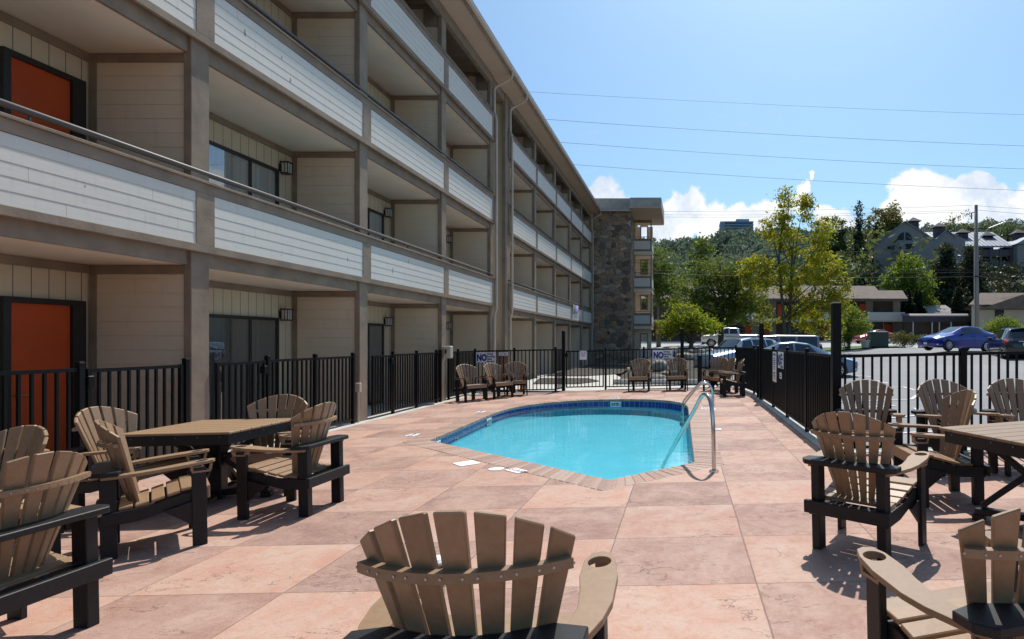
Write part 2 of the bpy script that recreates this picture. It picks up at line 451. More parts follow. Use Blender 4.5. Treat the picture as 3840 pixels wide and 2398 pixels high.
def text(body, size, mat, loc, rot, parent, align='LEFT', bold=0., sx=1., ext=.0006):
    cu = bpy.data.curves.new('lettering', 'FONT'); cu.body = body; cu.size = size; cu.align_x = align
    cu.offset = bold; cu.extrude = ext; cu.resolution_u = 3; cu.space_line = .98
    cu.materials.append(mat)
    tmp = bpy.data.objects.new('lettering', cu)
    me = bpy.data.meshes.new_from_object(tmp); bpy.data.objects.remove(tmp)
    o = bpy.data.objects.new('lettering', me); COL.objects.link(o)
    o.location = loc; o.rotation_euler = rot; o.scale = (sx, 1, 1); o.parent = parent
    return o
def sheet(name, outline, holes, zf, mat, kind=None, parent=None):
    """flat ground polygon with holes, heights from zf(x, y)"""
    loops = [[Vector((x, y, 0)) for x, y in p] for p in [outline]+holes]
    pts = [p for lp in loops for p in lp]
    tris = tessellate_polygon(loops)
    b = MB(); b.v = [(p.x, p.y, zf(p.x, p.y)) for p in pts]
    fs = []
    for t in tris:
        a, c, d = (pts[i] for i in t)
        cr = (c.x-a.x)*(d.y-a.y)-(c.y-a.y)*(d.x-a.x)
        fs.append(tuple(t) if cr > 0 else tuple(reversed(t)))
    b.f = fs
    return b.build(name, mat, parent, kind=kind, fix=False)
# ------------------------------------------------------------------ pool deck and pool
deck_z = lambda x, y: SLOPE*x
def catmull(p, k=6):
    o = []
    for i in range(1, len(p)-2):
        a, b, c, d = (Vector(q) for q in p[i-1:i+3])
        for j in range(k):
            t = j/k
            o.append(.5*((2*b)+(c-a)*t+(2*a-5*b+4*c-d)*t*t+(3*b-a-3*c+d)*t**3))
    o.append(Vector(p[-2])); return [(q.x, q.y) for q in o]
arc = catmull([(.13, 12.4), (.11, 13.4), (.05, 14.05), (-.11, 14.6), (-.47, 15.15), (-1.03, 15.55), (-1.84, 15.74), (-2.65, 15.66), (-3.35, 15.28), (-3.84, 14.7),
               (-4.08, 14.05), (-4.17, 13.3), (-4.16, 12.4), (-4.15, 11.6)])
pool_in = [(-.81, 6.49), (.135, 7.33)]+arc+[(-4.05, 9.46)]        # counter-clockwise
def resample(p, step, closed=True):
    o = []
    n = len(p)
    for i in range(n if closed else n-1):
        a, b = Vector(p[i]), Vector(p[(i+1) % n]); k = max(1, round((b-a).length/step))
        o += [tuple(a+(b-a)*(j/k)) for j in range(k)]
    return o
def offset(p, d):
    """move a counter-clockwise outline outwards"""
    o = []; n = len(p)
    for i in range(n):
        a, b, c = Vector(p[i-1]), Vector(p[i]), Vector(p[(i+1) % n])
        t1, t2 = (b-a).normalized(), (c-b).normalized()
        n1, n2 = Vector((t1.y, -t1.x)), Vector((t2.y, -t2.x)); m = (n1+n2).normalized()
        o.append(tuple(b+m*(d/max(.45, m.dot(n1)))))
    return o
COPW = .37
deck_outline = [(-6.36, -5), (7.2, -5), (7.2, 7.56), (1.86, 7.56), (1.86, 14.9), (1.86, 16.3), (1.62, 18.95), (-2.45, 18.9), (-3.9, 18.85), (-3.95, 18.2), (-6.36, 18.45)]
sheet('pool_deck', deck_outline, [offset(pool_in, COPW-.01)], deck_z, M['deck'], kind='structure')
strip = MB()
def kerb(pts, w, z0, z1):
    for a, b in zip(pts[:-1], pts[1:]):
        a, b = Vector(a), Vector(b); t = (b-a).normalized(); nn = Vector((-t.y, t.x))*w/2
        q = [a-nn, b-nn, b+nn, a+nn]
        strip.hexa([(p.x, p.y, SLOPE*p.x+z0) for p in q], [(p.x, p.y, SLOPE*p.x+z1) for p in q])
kerb([(1.98, 7.42), (1.98, 16.35)], .25, -.2, .035)
kerb([(1.98, 16.352), (1.75, 19.1)], .25, -.2, .033)
kerb([(2.106, 7.62), (7.2, 7.62)], .25, -.2, .034)
kerb([(-6.52, -5), (-6.52, 18.6)], .33, -.2, .012)
kerb([(1.62, 19.02), (-2.42, 18.98)], .16, -.2, .02)
kerb([(-6.35, 18.52), (-3.9, 18.28)], .14, -.2, .018)
strip.build('concrete_kerb', M['concrete'], kind='structure', bevel=.01)

pool = empty('swimming_pool', 'turquoise swimming pool with brick coping and a band of dark blue tiles', 'swimming pool')
ins = resample(pool_in, .098)
outs = []
# outer edge found by offsetting the corner points and resampling with the same counts
co = offset(pool_in, COPW)
for i in range(len(pool_in)):
    a, b = Vector(pool_in[i]), Vector(pool_in[(i+1) % len(pool_in)]); k = max(1, round((b-a).length/.098))
    p, q = Vector(co[i]), Vector(co[(i+1) % len(pool_in)])
    outs += [tuple(p+(q-p)*(j/k)) for j in range(k)]
cop = MB(); N = len(ins)
for i in range(N):
    a, b, c, d = (Vector(q) for q in (ins[i], ins[(i+1) % N], outs[(i+1) % N], outs[i]))
    g = .038
    a2, b2 = a.lerp(b, g), b.lerp(a, g); d2, c2 = d.lerp(c, g), c.lerp(d, g)
    q = [a2, b2, c2, d2]; h = .006+random.uniform(-.002, .002)
    cop.hexa([(p.x, p.y, SLOPE*p.x-.055) for p in q], [(p.x, p.y, SLOPE*p.x+h) for p in q])
cop.build('coping', M['coping'], pool, bevel=.012, seg=2)
bed = MB()
o1, i1 = offset(pool_in, COPW-.004), offset(pool_in, .012)
K = len(pool_in)
bed.v = [(x, y, SLOPE*x-.001) for x, y in o1]+[(x, y, SLOPE*x-.001) for x, y in i1]+[(x, y, SLOPE*x-.05) for x, y in i1]
bed.f = [(i, (i+1) % K, K+(i+1) % K, K+i) for i in range(K)]+[(K+i, K+(i+1) % K, 2*K+(i+1) % K, 2*K+i) for i in range(K)]
bed.build('mortar_bed', M['mortar'], pool)
WATER = -.165; FLOOR = -.42
til = MB()
tin = resample(pool_in, .152)
for i in range(len(tin)):
    a, b = Vector(tin[i]), Vector(tin[(i+1) % len(tin)]); g = .04
    if (b-a).length < .02: continue
    a2, b2 = a.lerp(b, g), b.lerp(a, g)
    t = (b-a).normalized(); nn = Vector((t.y, -t.x))*.004
    zt = lambda p: SLOPE*p.x-.058
    til.add([(a2.x, a2.y, zt(a2)-.15), (b2.x, b2.y, zt(b2)-.15), (b2.x, b2.y, zt(b2)), (a2.x, a2.y, zt(a2))], [(0, 1, 2, 3)])
til.build('tile_band', M['blue_tile'], pool, fix=False)
bas = MB(); wl = offset(pool_in, .005)
bas.v = [(x, y, SLOPE*x-.05) for x, y in wl]+[(x, y, SLOPE*x-.215) for x, y in wl]
bas.f = [(i, (i+1) % K, K+(i+1) % K, K+i) for i in range(K)]
bas.build('tile_grout', M['grout'], pool)
bas = MB(); fl = offset(pool_in, -.05)
bas.v = [(x, y, SLOPE*x-.21) for x, y in offset(pool_in, -.002)]+[(x, y, FLOOR+.1) for x, y in offset(pool_in, -.012)]+[(x, y, FLOOR) for x, y in offset(pool_in, -.12)]
bas.f = [(i, (i+1) % K, K+(i+1) % K, K+i) for i in range(K)]+[(K+i, K+(i+1) % K, 2*K+(i+1) % K, 2*K+i) for i in range(K)]
bas.f += [tuple(2*K+i for i in t) for t in tessellate_polygon([[Vector((x, y, 0)) for x, y in offset(pool_in, -.12)]])]
bas.build('basin', M['plaster'], pool, fix=False)
sheet('pool_water', offset(pool_in, .001), [], lambda x, y: WATER, M['water'], kind='structure')
# entry step at the near right corner, seen through the water
st = MB()
st.prism([(-.72, 6.62), (.09, 7.34), (.09, 8.1), (-.34, 7.95), (-1.2, 7.05)], FLOOR-.02, -.28)
st.build('entry_step', M['plaster'], pool, bevel=.03, seg=2)

def no_diving(parent, c, r, mats, rot, ring):
    """ring with a slash and a small diving figure"""
    b = MB(); k = 20
    for i in range(k):
        a0, a1 = 2*PI*i/k, 2*PI*(i+1)/k
        b.add([(c[0]+q*math.cos(a), c[1]+q*math.sin(a), c[2]) for q, a in ((r, a0), (r, a1), (r*.78, a1), (r*.78, a0))], [(0, 1, 2, 3)])
    s = r*.72; w = r*.1
    b.add([(c[0]-s-w, c[1]+s-w, c[2]), (c[0]-s+w, c[1]+s+w, c[2]), (c[0]+s+w, c[1]-s+w, c[2]), (c[0]+s-w, c[1]-s-w, c[2])], [(0, 3, 2, 1)])
    o = b.build('no_diving_symbol', ring, parent, fix=False); o.rotation_euler = rot; return o

def marker(label, x, y, rz, w, d, body, mat_t, sym=None):
    t = empty('depth_marker', label, 'depth marker'); on_deck(t, x, y, rz)
    MB().box((-w/2, -d/2, 0), (w/2, d/2, .008)).build('marker_tile', M['sign_white'], t, bevel=.002)
    if body: text(body, d*.72, mat_t, (-w*.02 if sym else 0, -d*.26, .009), (0, 0, 0), t, 'LEFT' if sym else 'CENTER', .004, ext=.0003)
    if sym: no_diving(t, (-w*.26, 0, .0095), d*.30, None, (0, 0, 0), sym)
    return t
marker('white tile with a red no diving ring and a 3, beside the near pool corner', -1.985, 7.045, R(-43), .29, .15, '3 FT', M['sign_dark'], M['sign_red'])
t = empty('skimmer_lid', 'square white lid set flush in the deck by the pool edge', 'skimmer lid'); on_deck(t, -2.755, 7.54, R(42))
MB().box((-.135, -.14, 0), (.135, .14, .008)).build('lid', M['white_paint'], t, bevel=.002)
MB().lathe([(.006, .0082), (.006, .0095)], n=8).build('finger_hole', M['sign_dark'], t)
t = empty('skimmer_lid', 'round white lid beside the red no diving tile', 'skimmer lid'); on_deck(t, -2.26, 7.165, 0)
MB().lathe([(.095, 0), (.095, .007), (.085, .009), (.03, .009)], n=28).build('lid', M['white_paint'], t)
marker('white depth tile on the left deck near the blue tiled corner', -4.597, 10.05, R(90), .28, .15, '3 FT', M['sign_dark'], M['sign_dark'])
marker('white depth tile on the far left deck beside the pool bend', -4.568, 13.36, R(90), .28, .15, '4 FT', M['sign_dark'], M['sign_dark'])
marker('white depth tile behind the far curved end of the pool', -1.86, 16.32, 0, .30, .15, '5 FT', M['sign_dark'], M['sign_dark'])
marker('white depth tile by the foot of the far pool ladder, farther of the two', .50, 13.2, R(90), .16, .2, '5', M['sign_dark'])
marker('white no diving tile by the foot of the far pool ladder, nearer of the two', .60, 12.95, R(0), .24, .15, '', M['sign_dark'], M['sign_dark'])
marker('white depth tile on the right deck beside the long side of the pool', .572, 10.02, R(-90), .15, .15, '4', M['sign_dark'])
def wall_marker(x, y, ang, body):
    t = bpy.data.objects.new('wall_depth_tile', None); COL.objects.link(t); t.parent = pool
    t.location = (x, y, SLOPE*x-.058-.075); t.rotation_euler = (R(90), 0, ang)
    t.empty_display_size = .1
    MB().box((-.15, -.07, 0), (.15, .07, .008)).build('marker_face', M['sign_white'], t)
    text(body, .12, M['sign_dark'], (-.13, -.045, .009), (0, 0, 0), t, 'LEFT', .006, ext=.0003)
    no_diving(t, (.085, 0, .0095), .05, None, (0, 0, 0), M['sign_dark'])
wall_marker(-1.78, 15.725, 0, '5FT')
wall_marker(-4.155, 12.67, R(90), '4FT')
wall_marker(-4.055, 9.75, R(92), '3FT')

# stainless rails
def smooth_path(p, k=6): 
    q = [tuple(2*Vector(p[0])-Vector(p[1]))]+list(p)+[tuple(2*Vector(p[-1])-Vector(p[-2]))]
    o = []
    for i in range(1, len(q)-2):
        a, b, c, d = (Vector(x) for x in q[i-1:i+3])
        for j in range(k):
            t = j/k; o.append(.5*((2*b)+(c-a)*t+(2*a-5*b+4*c-d)*t*t+(3*b-a-3*c+d)*t**3))
    o.append(Vector(p[-1])); return o
g = empty('grab_rail', 'single stainless grab rail bent over the near right pool corner', 'grab rail')
pr = lambda t, z: (.354-.6*t, 6.78+1.38*t, z)
path = [pr(0, .01), pr(.008, .3), pr(.018, .55), pr(.045, .75), pr(.095, .85), pr(.165, .873), pr(.24, .82), pr(.34, .68), pr(.66, .28), pr(.98, -.13), pr(1.06, -.24), pr(1.08, -.4), pr(1.08, -.6)]
MB().tube(smooth_path(path), .0245, 14).build('rail_tube', M['steel'], g, smooth=True)
MB().lathe([(.058, 0), (.058, .012), (.045, .022), (.026, .026)], (.354, 6.78, .007), 24).build('escutcheon', M['steel'], g, smooth=False)
g = empty('pool_ladder', 'pair of stainless ladder rails at the far right of the pool', 'pool ladder')
for y in (13.62, 14.12):
    e = -.03 if y > 14 else .0
    path = [(.70, y, .02), (.695, y, .25), (.66, y, .43), (.56, y, .525), (.45, y, .53), (.36, y, .47), (.08+e, y, .13), (.03+e, y, .03), (.015+e, y, -.1), (.015+e, y, -.45)]
    MB().tube(smooth_path(path), .0215, 12).build('ladder_rail', M['steel'], g, smooth=True)
    MB().lathe([(.05, 0), (.05, .012), (.024, .022)], (.70, y, .014), 18).build('escutcheon', M['steel'], g)
for z in (-.24, -.36):
    MB().box((-.05, 13.62, z), (.05, 14.12, z+.025)).build('ladder_tread', M['steel'], g)

# ------------------------------------------------------------------ fences
FH = 1.335
def panel(b, p, q, z0=.09, z1=None, sp=.118, base=None):
    """rails and pickets between two ground points"""
    z1 = z1 or FH
    p, q = Vector(p), Vector(q); L = (q-p).length; t = (q-p)/L
    zb = lambda v: SLOPE*v.x+.01
    P3 = lambda v, z: (v.x, v.y, zb(v)+z)
    b.bar(P3(p, z1-.02), P3(q, z1-.02), .03, .04); b.bar(P3(p, z0), P3(q, z0), .03, .035)
    k = max(2, round(L/sp)); up = Vector((0, 0, 1))
    for i in range(1, k):
        v = p+t*(L*i/k); w = .0125
        n = Vector((-t.y, t.x))*w; s = t*w
        c = [v-n-s, v+s-n, v+s+n, v-s+n]
        b.hexa([P3(x, z0+.017) for x in c], [P3(x, z1-.04) for x in c])
    return b
def post(parent, x, y, h=1.39, w=.06, rz=0):
    o = MB().box((-w/2, -w/2, 0), (w/2, w/2, h)).build('post', M['black_metal'], parent, bevel=.004)
    MB().hexa([(-w*.58, -w*.58, h), (w*.58, -w*.58, h), (w*.58, w*.58, h), (-w*.58, w*.58, h)],
              [(-w*.42, -w*.42, h+.022), (w*.42, -w*.42, h+.022), (w*.42, w*.42, h+.022), (-w*.42, w*.42, h+.022)]).build('post_cap', M['black_metal'], o, bevel=.003)
    o.location = (x, y, SLOPE*x); o.rotation_euler[2] = rz
    return o
def fence(label, pts, tall={}, skip=(), wide={}, name='fence', cat='fence', group=None, ends=(True, True)):
    f = empty(name, label, cat, group=group)
    for i, (a, b) in enumerate(zip(pts[:-1], pts[1:])):
        if i in skip: continue
        panel(MB(), a, b).build('picket_panel', M['black_metal'], f)
    for i, (x, y) in enumerate(pts):
        if (i == 0 and not ends[0]) or (i == len(pts)-1 and not ends[1]): continue
        post(f, x, y, tall.get(i, FH+.055), wide.get(i, .06))
    return f
def gate(label, a, b):
    g = empty('gate', label, 'gate')
    bb = panel(MB(), a, b, .10, FH-.015)
    for v in (a, b):
        bb.box((v[0]-.02, v[1]-.02, SLOPE*v[0]+.09), (v[0]+.02, v[1]+.02, SLOPE*v[0]+FH))
    bb.build('gate_leaf', M['black_metal'], g)
    x, y = b
    MB().box((x-.04, y-.035, SLOPE*x+FH-.20), (x+.04, y+.035, SLOPE*x+FH-.08)).build('latch', M['black_metal'], g, bevel=.008)
    x, y = a
    h = MB()
    for z in (.25, 1.1): h.lathe([(.018, z), (.018, z+.07)], (x, y, SLOPE*x), 8)
    h.build('hinge', M['screw'], g)
    return g
FX = -6.50
fence('black picket fence in front of the red ground floor door', [(FX, 3.95), (FX, 5.2), (FX, 6.38)])
gate('black picket gate beside the red ground floor door', (FX, 7.66), (FX, 6.47))
fence('short black gate post fence against the first brown timber post', [(FX, 7.74)])
gate('black picket gate behind the left table, right of the first brown post', (FX, 8.26), (FX, 9.18))
fence('black picket fence below the first wall lantern', [(FX, 9.26), (FX, 10.46), (FX, 11.66)])
gate('black picket gate just past the second brown timber post', (FX, 12.4), (FX, 13.18))
fence('black picket fence below the second wall lantern', [(FX, 13.26), (FX, 14.44), (FX, 15.6), (FX, 15.86)])
fence('black picket fence behind the three chairs at the far left', [(FX, 16.42), (FX, 17.1), (FX, 18.5), (-5.24, 18.39), (-3.93, 18.26), (-3.84, 19.02)], tall={5: 1.90}, wide={5: .10})
FH = 1.28
gate('black picket gate with a paper notice at the back of the pool area', (-2.56, 18.98), (-3.74, 19.0))
fence('black picket fence behind the two chairs at the far end of the pool', [(-2.48, 18.97), (-1.26, 18.99), (-.03, 19.0), (.85, 19.02), (1.70, 19.05)], tall={2: 1.90}, wide={2: .11})
fence('short angled black picket fence behind the far right chairs', [(1.70, 19.05), (1.955, 16.3)], ends=(False, True))
gate('black picket gate at the far end of the right fence', (1.95, 15.26), (1.955, 16.2))
fence('long black picket fence along the right side of the pool with signs on it', [(1.93, 15.14), (1.93, 14.6), (1.963, 12.87), (1.963, 11.14), (1.963, 9.38), (1.963, 7.6)], tall={1: 1.90, 5: 1.94}, wide={0: .09, 1: .10, 5: .11})
fence('black picket fence behind the chairs on the right, with the parking lot beyond', [(1.963, 7.6), (3.59, 7.6), (5.32, 7.6), (7.05, 7.6)], ends=(False, True), wide={1: .08})

# ------------------------------------------------------------------ signs
def sign(label, x, y, z, rz, w, h, name='sign', group=None, mat='sign_white'):
    s = empty(name, label, 'sign', (x, y, z), rz, group)
    MB().box((-w/2, -.004, -h/2), (w/2, .004, h/2)).build('panel', M[mat], s, bevel=.001)
    return s
V = (R(90), 0, 0)
def no_sign(label, x, y, z, rz):
    s = sign(label, x, y, z, rz, .64, .32)
    text('NO', .275, M['sign_blue'], (-.295, -.0055, -.098), V, s, bold=.016, sx=.72)
    text('Diving\nRunning\nGlass\nAlcohol', .078, M['sign_dark'], (.025, -.0055, .083), V, s, bold=.0032, sx=1.0)
no_sign('white NO Diving Running Glass Alcohol sign above the chairs at the far left', -6.13, 18.42, 1.005, R(-5))
no_sign('white NO Diving Running Glass Alcohol sign on the back fence between two chairs', -.655, 18.965, 1.065, 0)
no_sign('white NO Diving Running Glass Alcohol sign on the right fence', 1.93, 11.72, 1.13, R(-90))
s = sign('small white pool hours sign on the far left fence', -5.58, 18.385, 1.115, R(-5), .28, .11)
text('Pool Hours\n8am - 10pm', .046, M['sign_dark'], (0, -.0055, .008), V, s, 'CENTER', .001)
s = sign('white paper notice with purple lines taped on the back gate', -3.2, 18.965, 1.06, 0, .225, .285, 'paper_notice')
text('POOL GATE\nplease keep\nthis gate\nclosed at\nall times', .036, M['sign_blue'], (0, -.0055, .09), V, s, 'CENTER', .0005)
s = sign('tall narrow white pool rules board with red text at its foot on the right fence', 1.93, 12.5, .965, R(-90), .46, .63)
text('POOL RULES', .06, M['sign_dark'], (0, -.0055, .24), V, s, 'CENTER', .001)
text('No diving\nShower before\nentering pool\nNo pets in\npool area\nNo glass', .046, M['sign_dark'], (0, -.0055, .17), V, s, 'CENTER', .001)
text('WARNING\nNo lifeguard\non duty', .055, M['sign_red'], (0, -.0055, -.15), V, s, 'CENTER', .001)
s = sign('smallest white notice on the right fence below the NO sign', 1.93, 11.72, .825, R(-90), .24, .12)
text('Please\nclose gate', .042, M['sign_dark'], (0, -.0055, .012), V, s, 'CENTER', .001)

# ------------------------------------------------------------------ fan back chairs
def make_chair():
    t = empty('adirondack_chair', 'x', 'chair')
    bp, tp = M['black_poly'], M['tan_poly']
    for s in (-1, 1):
        MB().box((s*.24-.032, -.045, 0), (s*.24+.032, .045, .608)).build('rear_leg', bp, t, bevel=.004)
        MB().box((s*.313-.017, .465, 0), (s*.313+.017, .555, .606)).build('front_leg', bp, t, bevel=.004)
        # side rail sloping back, slightly bowed
        pr = [(.56, .43), (.40, .405), (.22, .355), (-.05, .335), (-.05, .245), (.16, .255), (.34, .30), (.56, .335)]
        MB().prism(pr, s*.262, s*.292, lambda y, z, x: (x, y, z)).build('side_rail', bp, t, bevel=.003)
        MB().prism([(.47, .345), (.30, .30), (.47, .16)], s*.296, s*.318, lambda y, z, x: (x, y, z)).build('gusset', bp, t)
    MB().box((-.312, -.085, .262), (.312, -.048, .352)).build('rear_stretcher', bp, t, bevel=.004)
    MB().box((-.262, -.046, .318), (.262, .055, .340)).build('rear_seat_board', bp, t, bevel=.003)
    # support board at arm height, its ends cut at the corners, front edge following the slats
    pr = [(-.345, -.03), (-.30, -.085), (.30, -.085), (.345, -.03), (.345, .06), (.24, .085), (.19, .062), (.1, .028), (0, .016), (-.1, .028), (-.19, .062), (-.24, .085), (-.345, .06)]
    MB().prism(pr, .609, .643).build('back_support', bp, t, bevel=.004)
    # seat slats along the curve of the rails
    cur = [(.565, .432), (.48, .437), (.40, .418), (.31, .392), (.22, .368), (.13, .352)]
    for i, (y, z) in enumerate(cur):
        y2, z2 = (y-.078, None)
        sl = [.12, .10, .25, .28, .24, .1][i]
        w = .318 if i < 1 else .30 - .006*i
        c = [(-w, y-.076), (w, y-.076), (w, y), (-w, y)]
        b = MB(); dz = lambda yy: z-(y-yy)*sl
        b.hexa([(p, q, dz(q)) for p, q in c], [(p, q, dz(q)+.022) for p, q in c])
        if i == 0: b.box((-.296, .556, .352), (.296, .578, .452))
        b.build('seat_slat', tp, t, bevel=.004)
    # fan of seven back slats on a curve
    TH = R(38); top_r, bot_r = .565, .262
    def pt(phi, s, off=0.):
        """s 0 at the seat, 1 at the top of the middle slat"""
        r = bot_r+(top_r-bot_r)*s; yc = .118+(-.066-.118)*s
        zz = .335+(1.0-.335)*s
        return Vector(((r+off)*math.sin(phi), yc+r-(r+off)*math.cos(phi), zz))
    dphi = 2*TH/7
    for i in range(7):
        pc = -TH+dphi*(i+.5)
        hw = dphi*.5*.79; b = MB(); vs = []
        for sgn in (-1, 1):
            ph = pc+sgn*hw
            top = 1.0-.155*(math.sin(ph)*top_r/.318)**2*.95
            e = []
            for s_ in (0., top):
                for off in (-.011, .011):
                    # flat slat: take the tangent plane at the slat centre
                    c0 = pt(pc, s_, off); tan = Vector((math.cos(pc), math.sin(pc), 0))
                    r = bot_r+(top_r-bot_r)*s_
                    e.append(c0+tan*(r*math.tan(sgn*hw)))
            vs.append(e)
        (a0, a1, a2, a3), (b0, b1, b2, b3) = vs
        b.hexa([a0, b0, b1, a1], [a2, b2, b3, a3])
        b.build('back_slat', tp, t, bevel=.004)
    br = MB(); K = 14; s_ = .735
    for k in range(K):
        p0, p1 = -TH*.94+2*TH*.94*k/K, -TH*.94+2*TH*.94*(k+1)/K
        lo = [pt(p0, s_, .012), pt(p1, s_, .012), pt(p1, s_, .046), pt(p0, s_, .046)]
        br.hexa([p-Vector((0, 0, .014)) for p in lo], [p+Vector((0, 0, .014)) for p in lo])
    sc_ = br; nf = len(br.f)
    for k in range(7):
        for d in (-.3, .3):
            p = pt(-TH+dphi*(k+.5+d), s_, .046); n = Vector((math.sin(-TH+dphi*(k+.5+d)), -math.cos(-TH+dphi*(k+.5+d)), 0))
            sc_.tube([p, p+n*.002], .004, 8)
    br.build('back_brace', tp, t, second=(len(br.f)-nf, M['screw']))
    # arms with a cup hole
    outer = [(.30, -.035), (.338, .06), (.372, .15), (.39, .25), (.388, .42), (.366, .54), (.340, .598), (.304, .612), (.268, .595), (.250, .54), (.252, .42), (.272, .32), (.282, .22), (.268, .12), (.246, .03), (.24, -.035)]
    hole = [(.308+.043*math.cos(a), .525+.043*math.sin(a)) for a in [2*PI*k/20 for k in range(20)]]
    for s in (-1, 1):
        lp = [[Vector((s*x, y, 0)) for x, y in outer], [Vector((s*x, y, 0)) for x, y in hole]]
        pts = lp[0]+lp[1]; n = len(pts); b = MB()
        za = lambda y: .584+.048*max(0, y)/.6
        b.v = [(p.x, p.y, za(p.y)) for p in pts]+[(p.x, p.y, za(p.y)+.0235) for p in pts]
        for tr in tessellate_polygon(lp): b.f += [tuple(tr), tuple(n+q for q in tr)]
        for off, m in ((0, len(outer)), (len(outer), 20)):
            b.f += [(off+i, off+(i+1) % m, n+off+(i+1) % m, n+off+i) for i in range(m)]
        arm = b.build('armrest', tp, t, bevel=.003)
        h = MB()
        h.bar((s*.308, .462, .622), (s*.308, .472, .575), .05, .016, (0, 1, 0)); h.bar((s*.308, .588, .622), (s*.308, .578, .575), .05, .016, (0, 1, 0))
        h.box((s*.308-.025, .468, .562), (s*.308+.025, .582, .576))
        h.build('cup_holder', tp, arm)
    return t
chair0 = make_chair(); used = [False]
def put_chair(label, x, y, deg, group=None):
    o = chair0 if not used[0] else copy_tree(chair0)
    used[0] = True
    o['label'] = label
    if group: o['group'] = group
    on_deck(o, x, y, R(deg)); return o
G1, G2, G3 = 'chairs around the left table', 'chairs around the right table', 'chairs along the far fence'
put_chair('nearest tan slatted chair seen from behind in the middle foreground', -.605, 1.655, 0).scale = (1.0, 1.04, 1.06)
put_chair('tan chair cut off at the right edge, large cup hole in its near armrest', 1.20, 1.89, 16, G2)
put_chair('tan chair turned away with black frame, standing clear on the deck right of the pool', 1.16, 4.10, -41, G2)
put_chair('tan chair in profile facing left in front of the right table', 2.63, 5.51, 89, G2)
put_chair('greyish chair facing the camera, next to the tall black fence post', 2.20, 7.08, 167, G2)
put_chair('greyish chair facing the camera, partly behind the chair in profile', 3.01, 6.92, 189, G2)
put_chair('greyish chair facing the camera, cut off by the right edge behind the table', 3.80, 6.80, 177, G2)
put_chair('tan chair right of the left table, seen from behind and facing left', -3.38, 5.55, 89, G1)
put_chair('tan chair left of the left table with its sunlit seat in profile', -4.33, 4.48, -48, G1)
put_chair('bright tan chair in front of the fence beyond the left table corner', -5.45, 5.56, -88, G1)
put_chair('shaded chair facing the camera behind the left table', -4.44, 6.56, 187, G1)
put_chair('large tan chair at the left edge, its black legs and stretcher nearest the camera', -3.30, 3.02, 86, G1)
put_chair('shaded chair back between the left edge chair and the red door', -4.62, 4.14, 171, G1)
put_chair('leftmost of the three chairs in front of the far left fence', -5.98, 16.28, -128, G3)
put_chair('middle of the three chairs in front of the far left fence', -5.50, 17.02, -124, G3)
put_chair('rightmost of the three chairs in front of the far left fence', -5.05, 17.86, -163, G3)
f4 = put_chair('chair at the far fence with a cup on its armrest', -1.31, 18.55, 176, G3)
put_chair('chair at the far fence just right of the NO sign', -.17, 18.52, 179, G3)
put_chair('chair facing the camera at the far right corner behind two others', 1.14, 18.2, 153, G3)
put_chair('middle chair of the far right corner group', 1.44, 17.22, 112, G3)
put_chair('nearest chair of the far right corner group, in profile facing left', 1.62, 16.15, 91, G3)
# cups
def cup(label, x, y, z, r, h, mat, lid=None):
    c = empty('cup', label, 'cup', (x, y, z))
    MB().lathe([(r*.75, 0), (r, h), (r*1.06, h), (r*1.06, h+.006), (r*.9, h+.006)], n=18).build('cup_body', mat, c, smooth=False)
    if lid: MB().lathe([(r*1.1, h+.0065), (r*1.1, h+.014), (r*.8, h+.024), (r*.3, h+.024)], n=18).build('lid', lid, c)
    return c
cup('small white foam cup standing on the armrest of a far chair', -1.66, 18.06, -.033+.650, .045, .09, M['white_paint'])
MB_clear = glass_mat('clear plastic', (.85, .87, .88))
cup('clear plastic cup with a white lid in the armrest of the nearest chair', -.913, 2.203, SLOPE*-.966+.577, .036, .115, MB_clear, M['white_paint'])

# ------------------------------------------------------------------ tables
def make_table(label, x, y, rz, brz):
    t = empty('dining_table', label, 'table'); on_deck(t, x, y, rz)
    W = .515; tp, bp = M['tan_poly'], M['black_poly']
    b = MB()
    k = 7; w = 2*W/k
    for i in range(k):
        b.box((-W, -W+i*w+.002, .728), (W, -W+(i+1)*w-.002, .75))
    b.build('tabletop', tp, t, bevel=.004)
    a = MB(); q = W-.035
    a.box((-q, -q, .63), (q, -q+.035, .727)); a.box((-q, q-.035, .63), (q, q, .727))
    a.box((-q, -q+.036, .63), (-q+.035, q-.036, .727)); a.box((q-.035, -q+.036, .63), (q, q-.036, .727))
    p = MB().box((-.075, -.075, .05), (.075, .075, .70)).build('pedestal', bp, t, bevel=.006); p.rotation_euler[2] = brz
    for i in range(4):
        an = brz+PI/2*i; c, s = math.cos(an), math.sin(an)
        f = lambda r, z: (c*r, s*r, z)
        MB().bar(f(.076, .075), f(.47, .075), .09, .05).build('foot', bp, t, bevel=.005)
        MB().bar(f(.40, .025), f(.49, .025), .10, .05).build('foot_pad', bp, t, bevel=.004)
        MB().bar(f(.42, .12), f(.08, .42), .07, .045, (c, s, 1)).build('brace', bp, t, bevel=.004)
        MB().bar(f(.08, .40), f(.40, .655), .07, .045, (-c, -s, 1)).build('brace', bp, t, bevel=.004)
    s_ = a; nf = len(a.f)
    for i in range(5):
        for sg in (-1, 1):
            u = -q+.08+i*(2*q-.16)/4
            s_.tube([(u, sg*q, .70), (u, sg*(q+.002), .70)], .004, 6); s_.tube([(sg*q, u, .70), (sg*(q+.002), u, .70)], .004, 6)
    a.build('apron', bp, t, second=(len(a.f)-nf, M['screw']))
    return t
make_table('square tan table on black legs in the left chair group', -4.69, 5.95, R(1.5), R(14))
make_table('square tan table on black legs at the right edge', 2.767, 4.555, R(17), R(36))
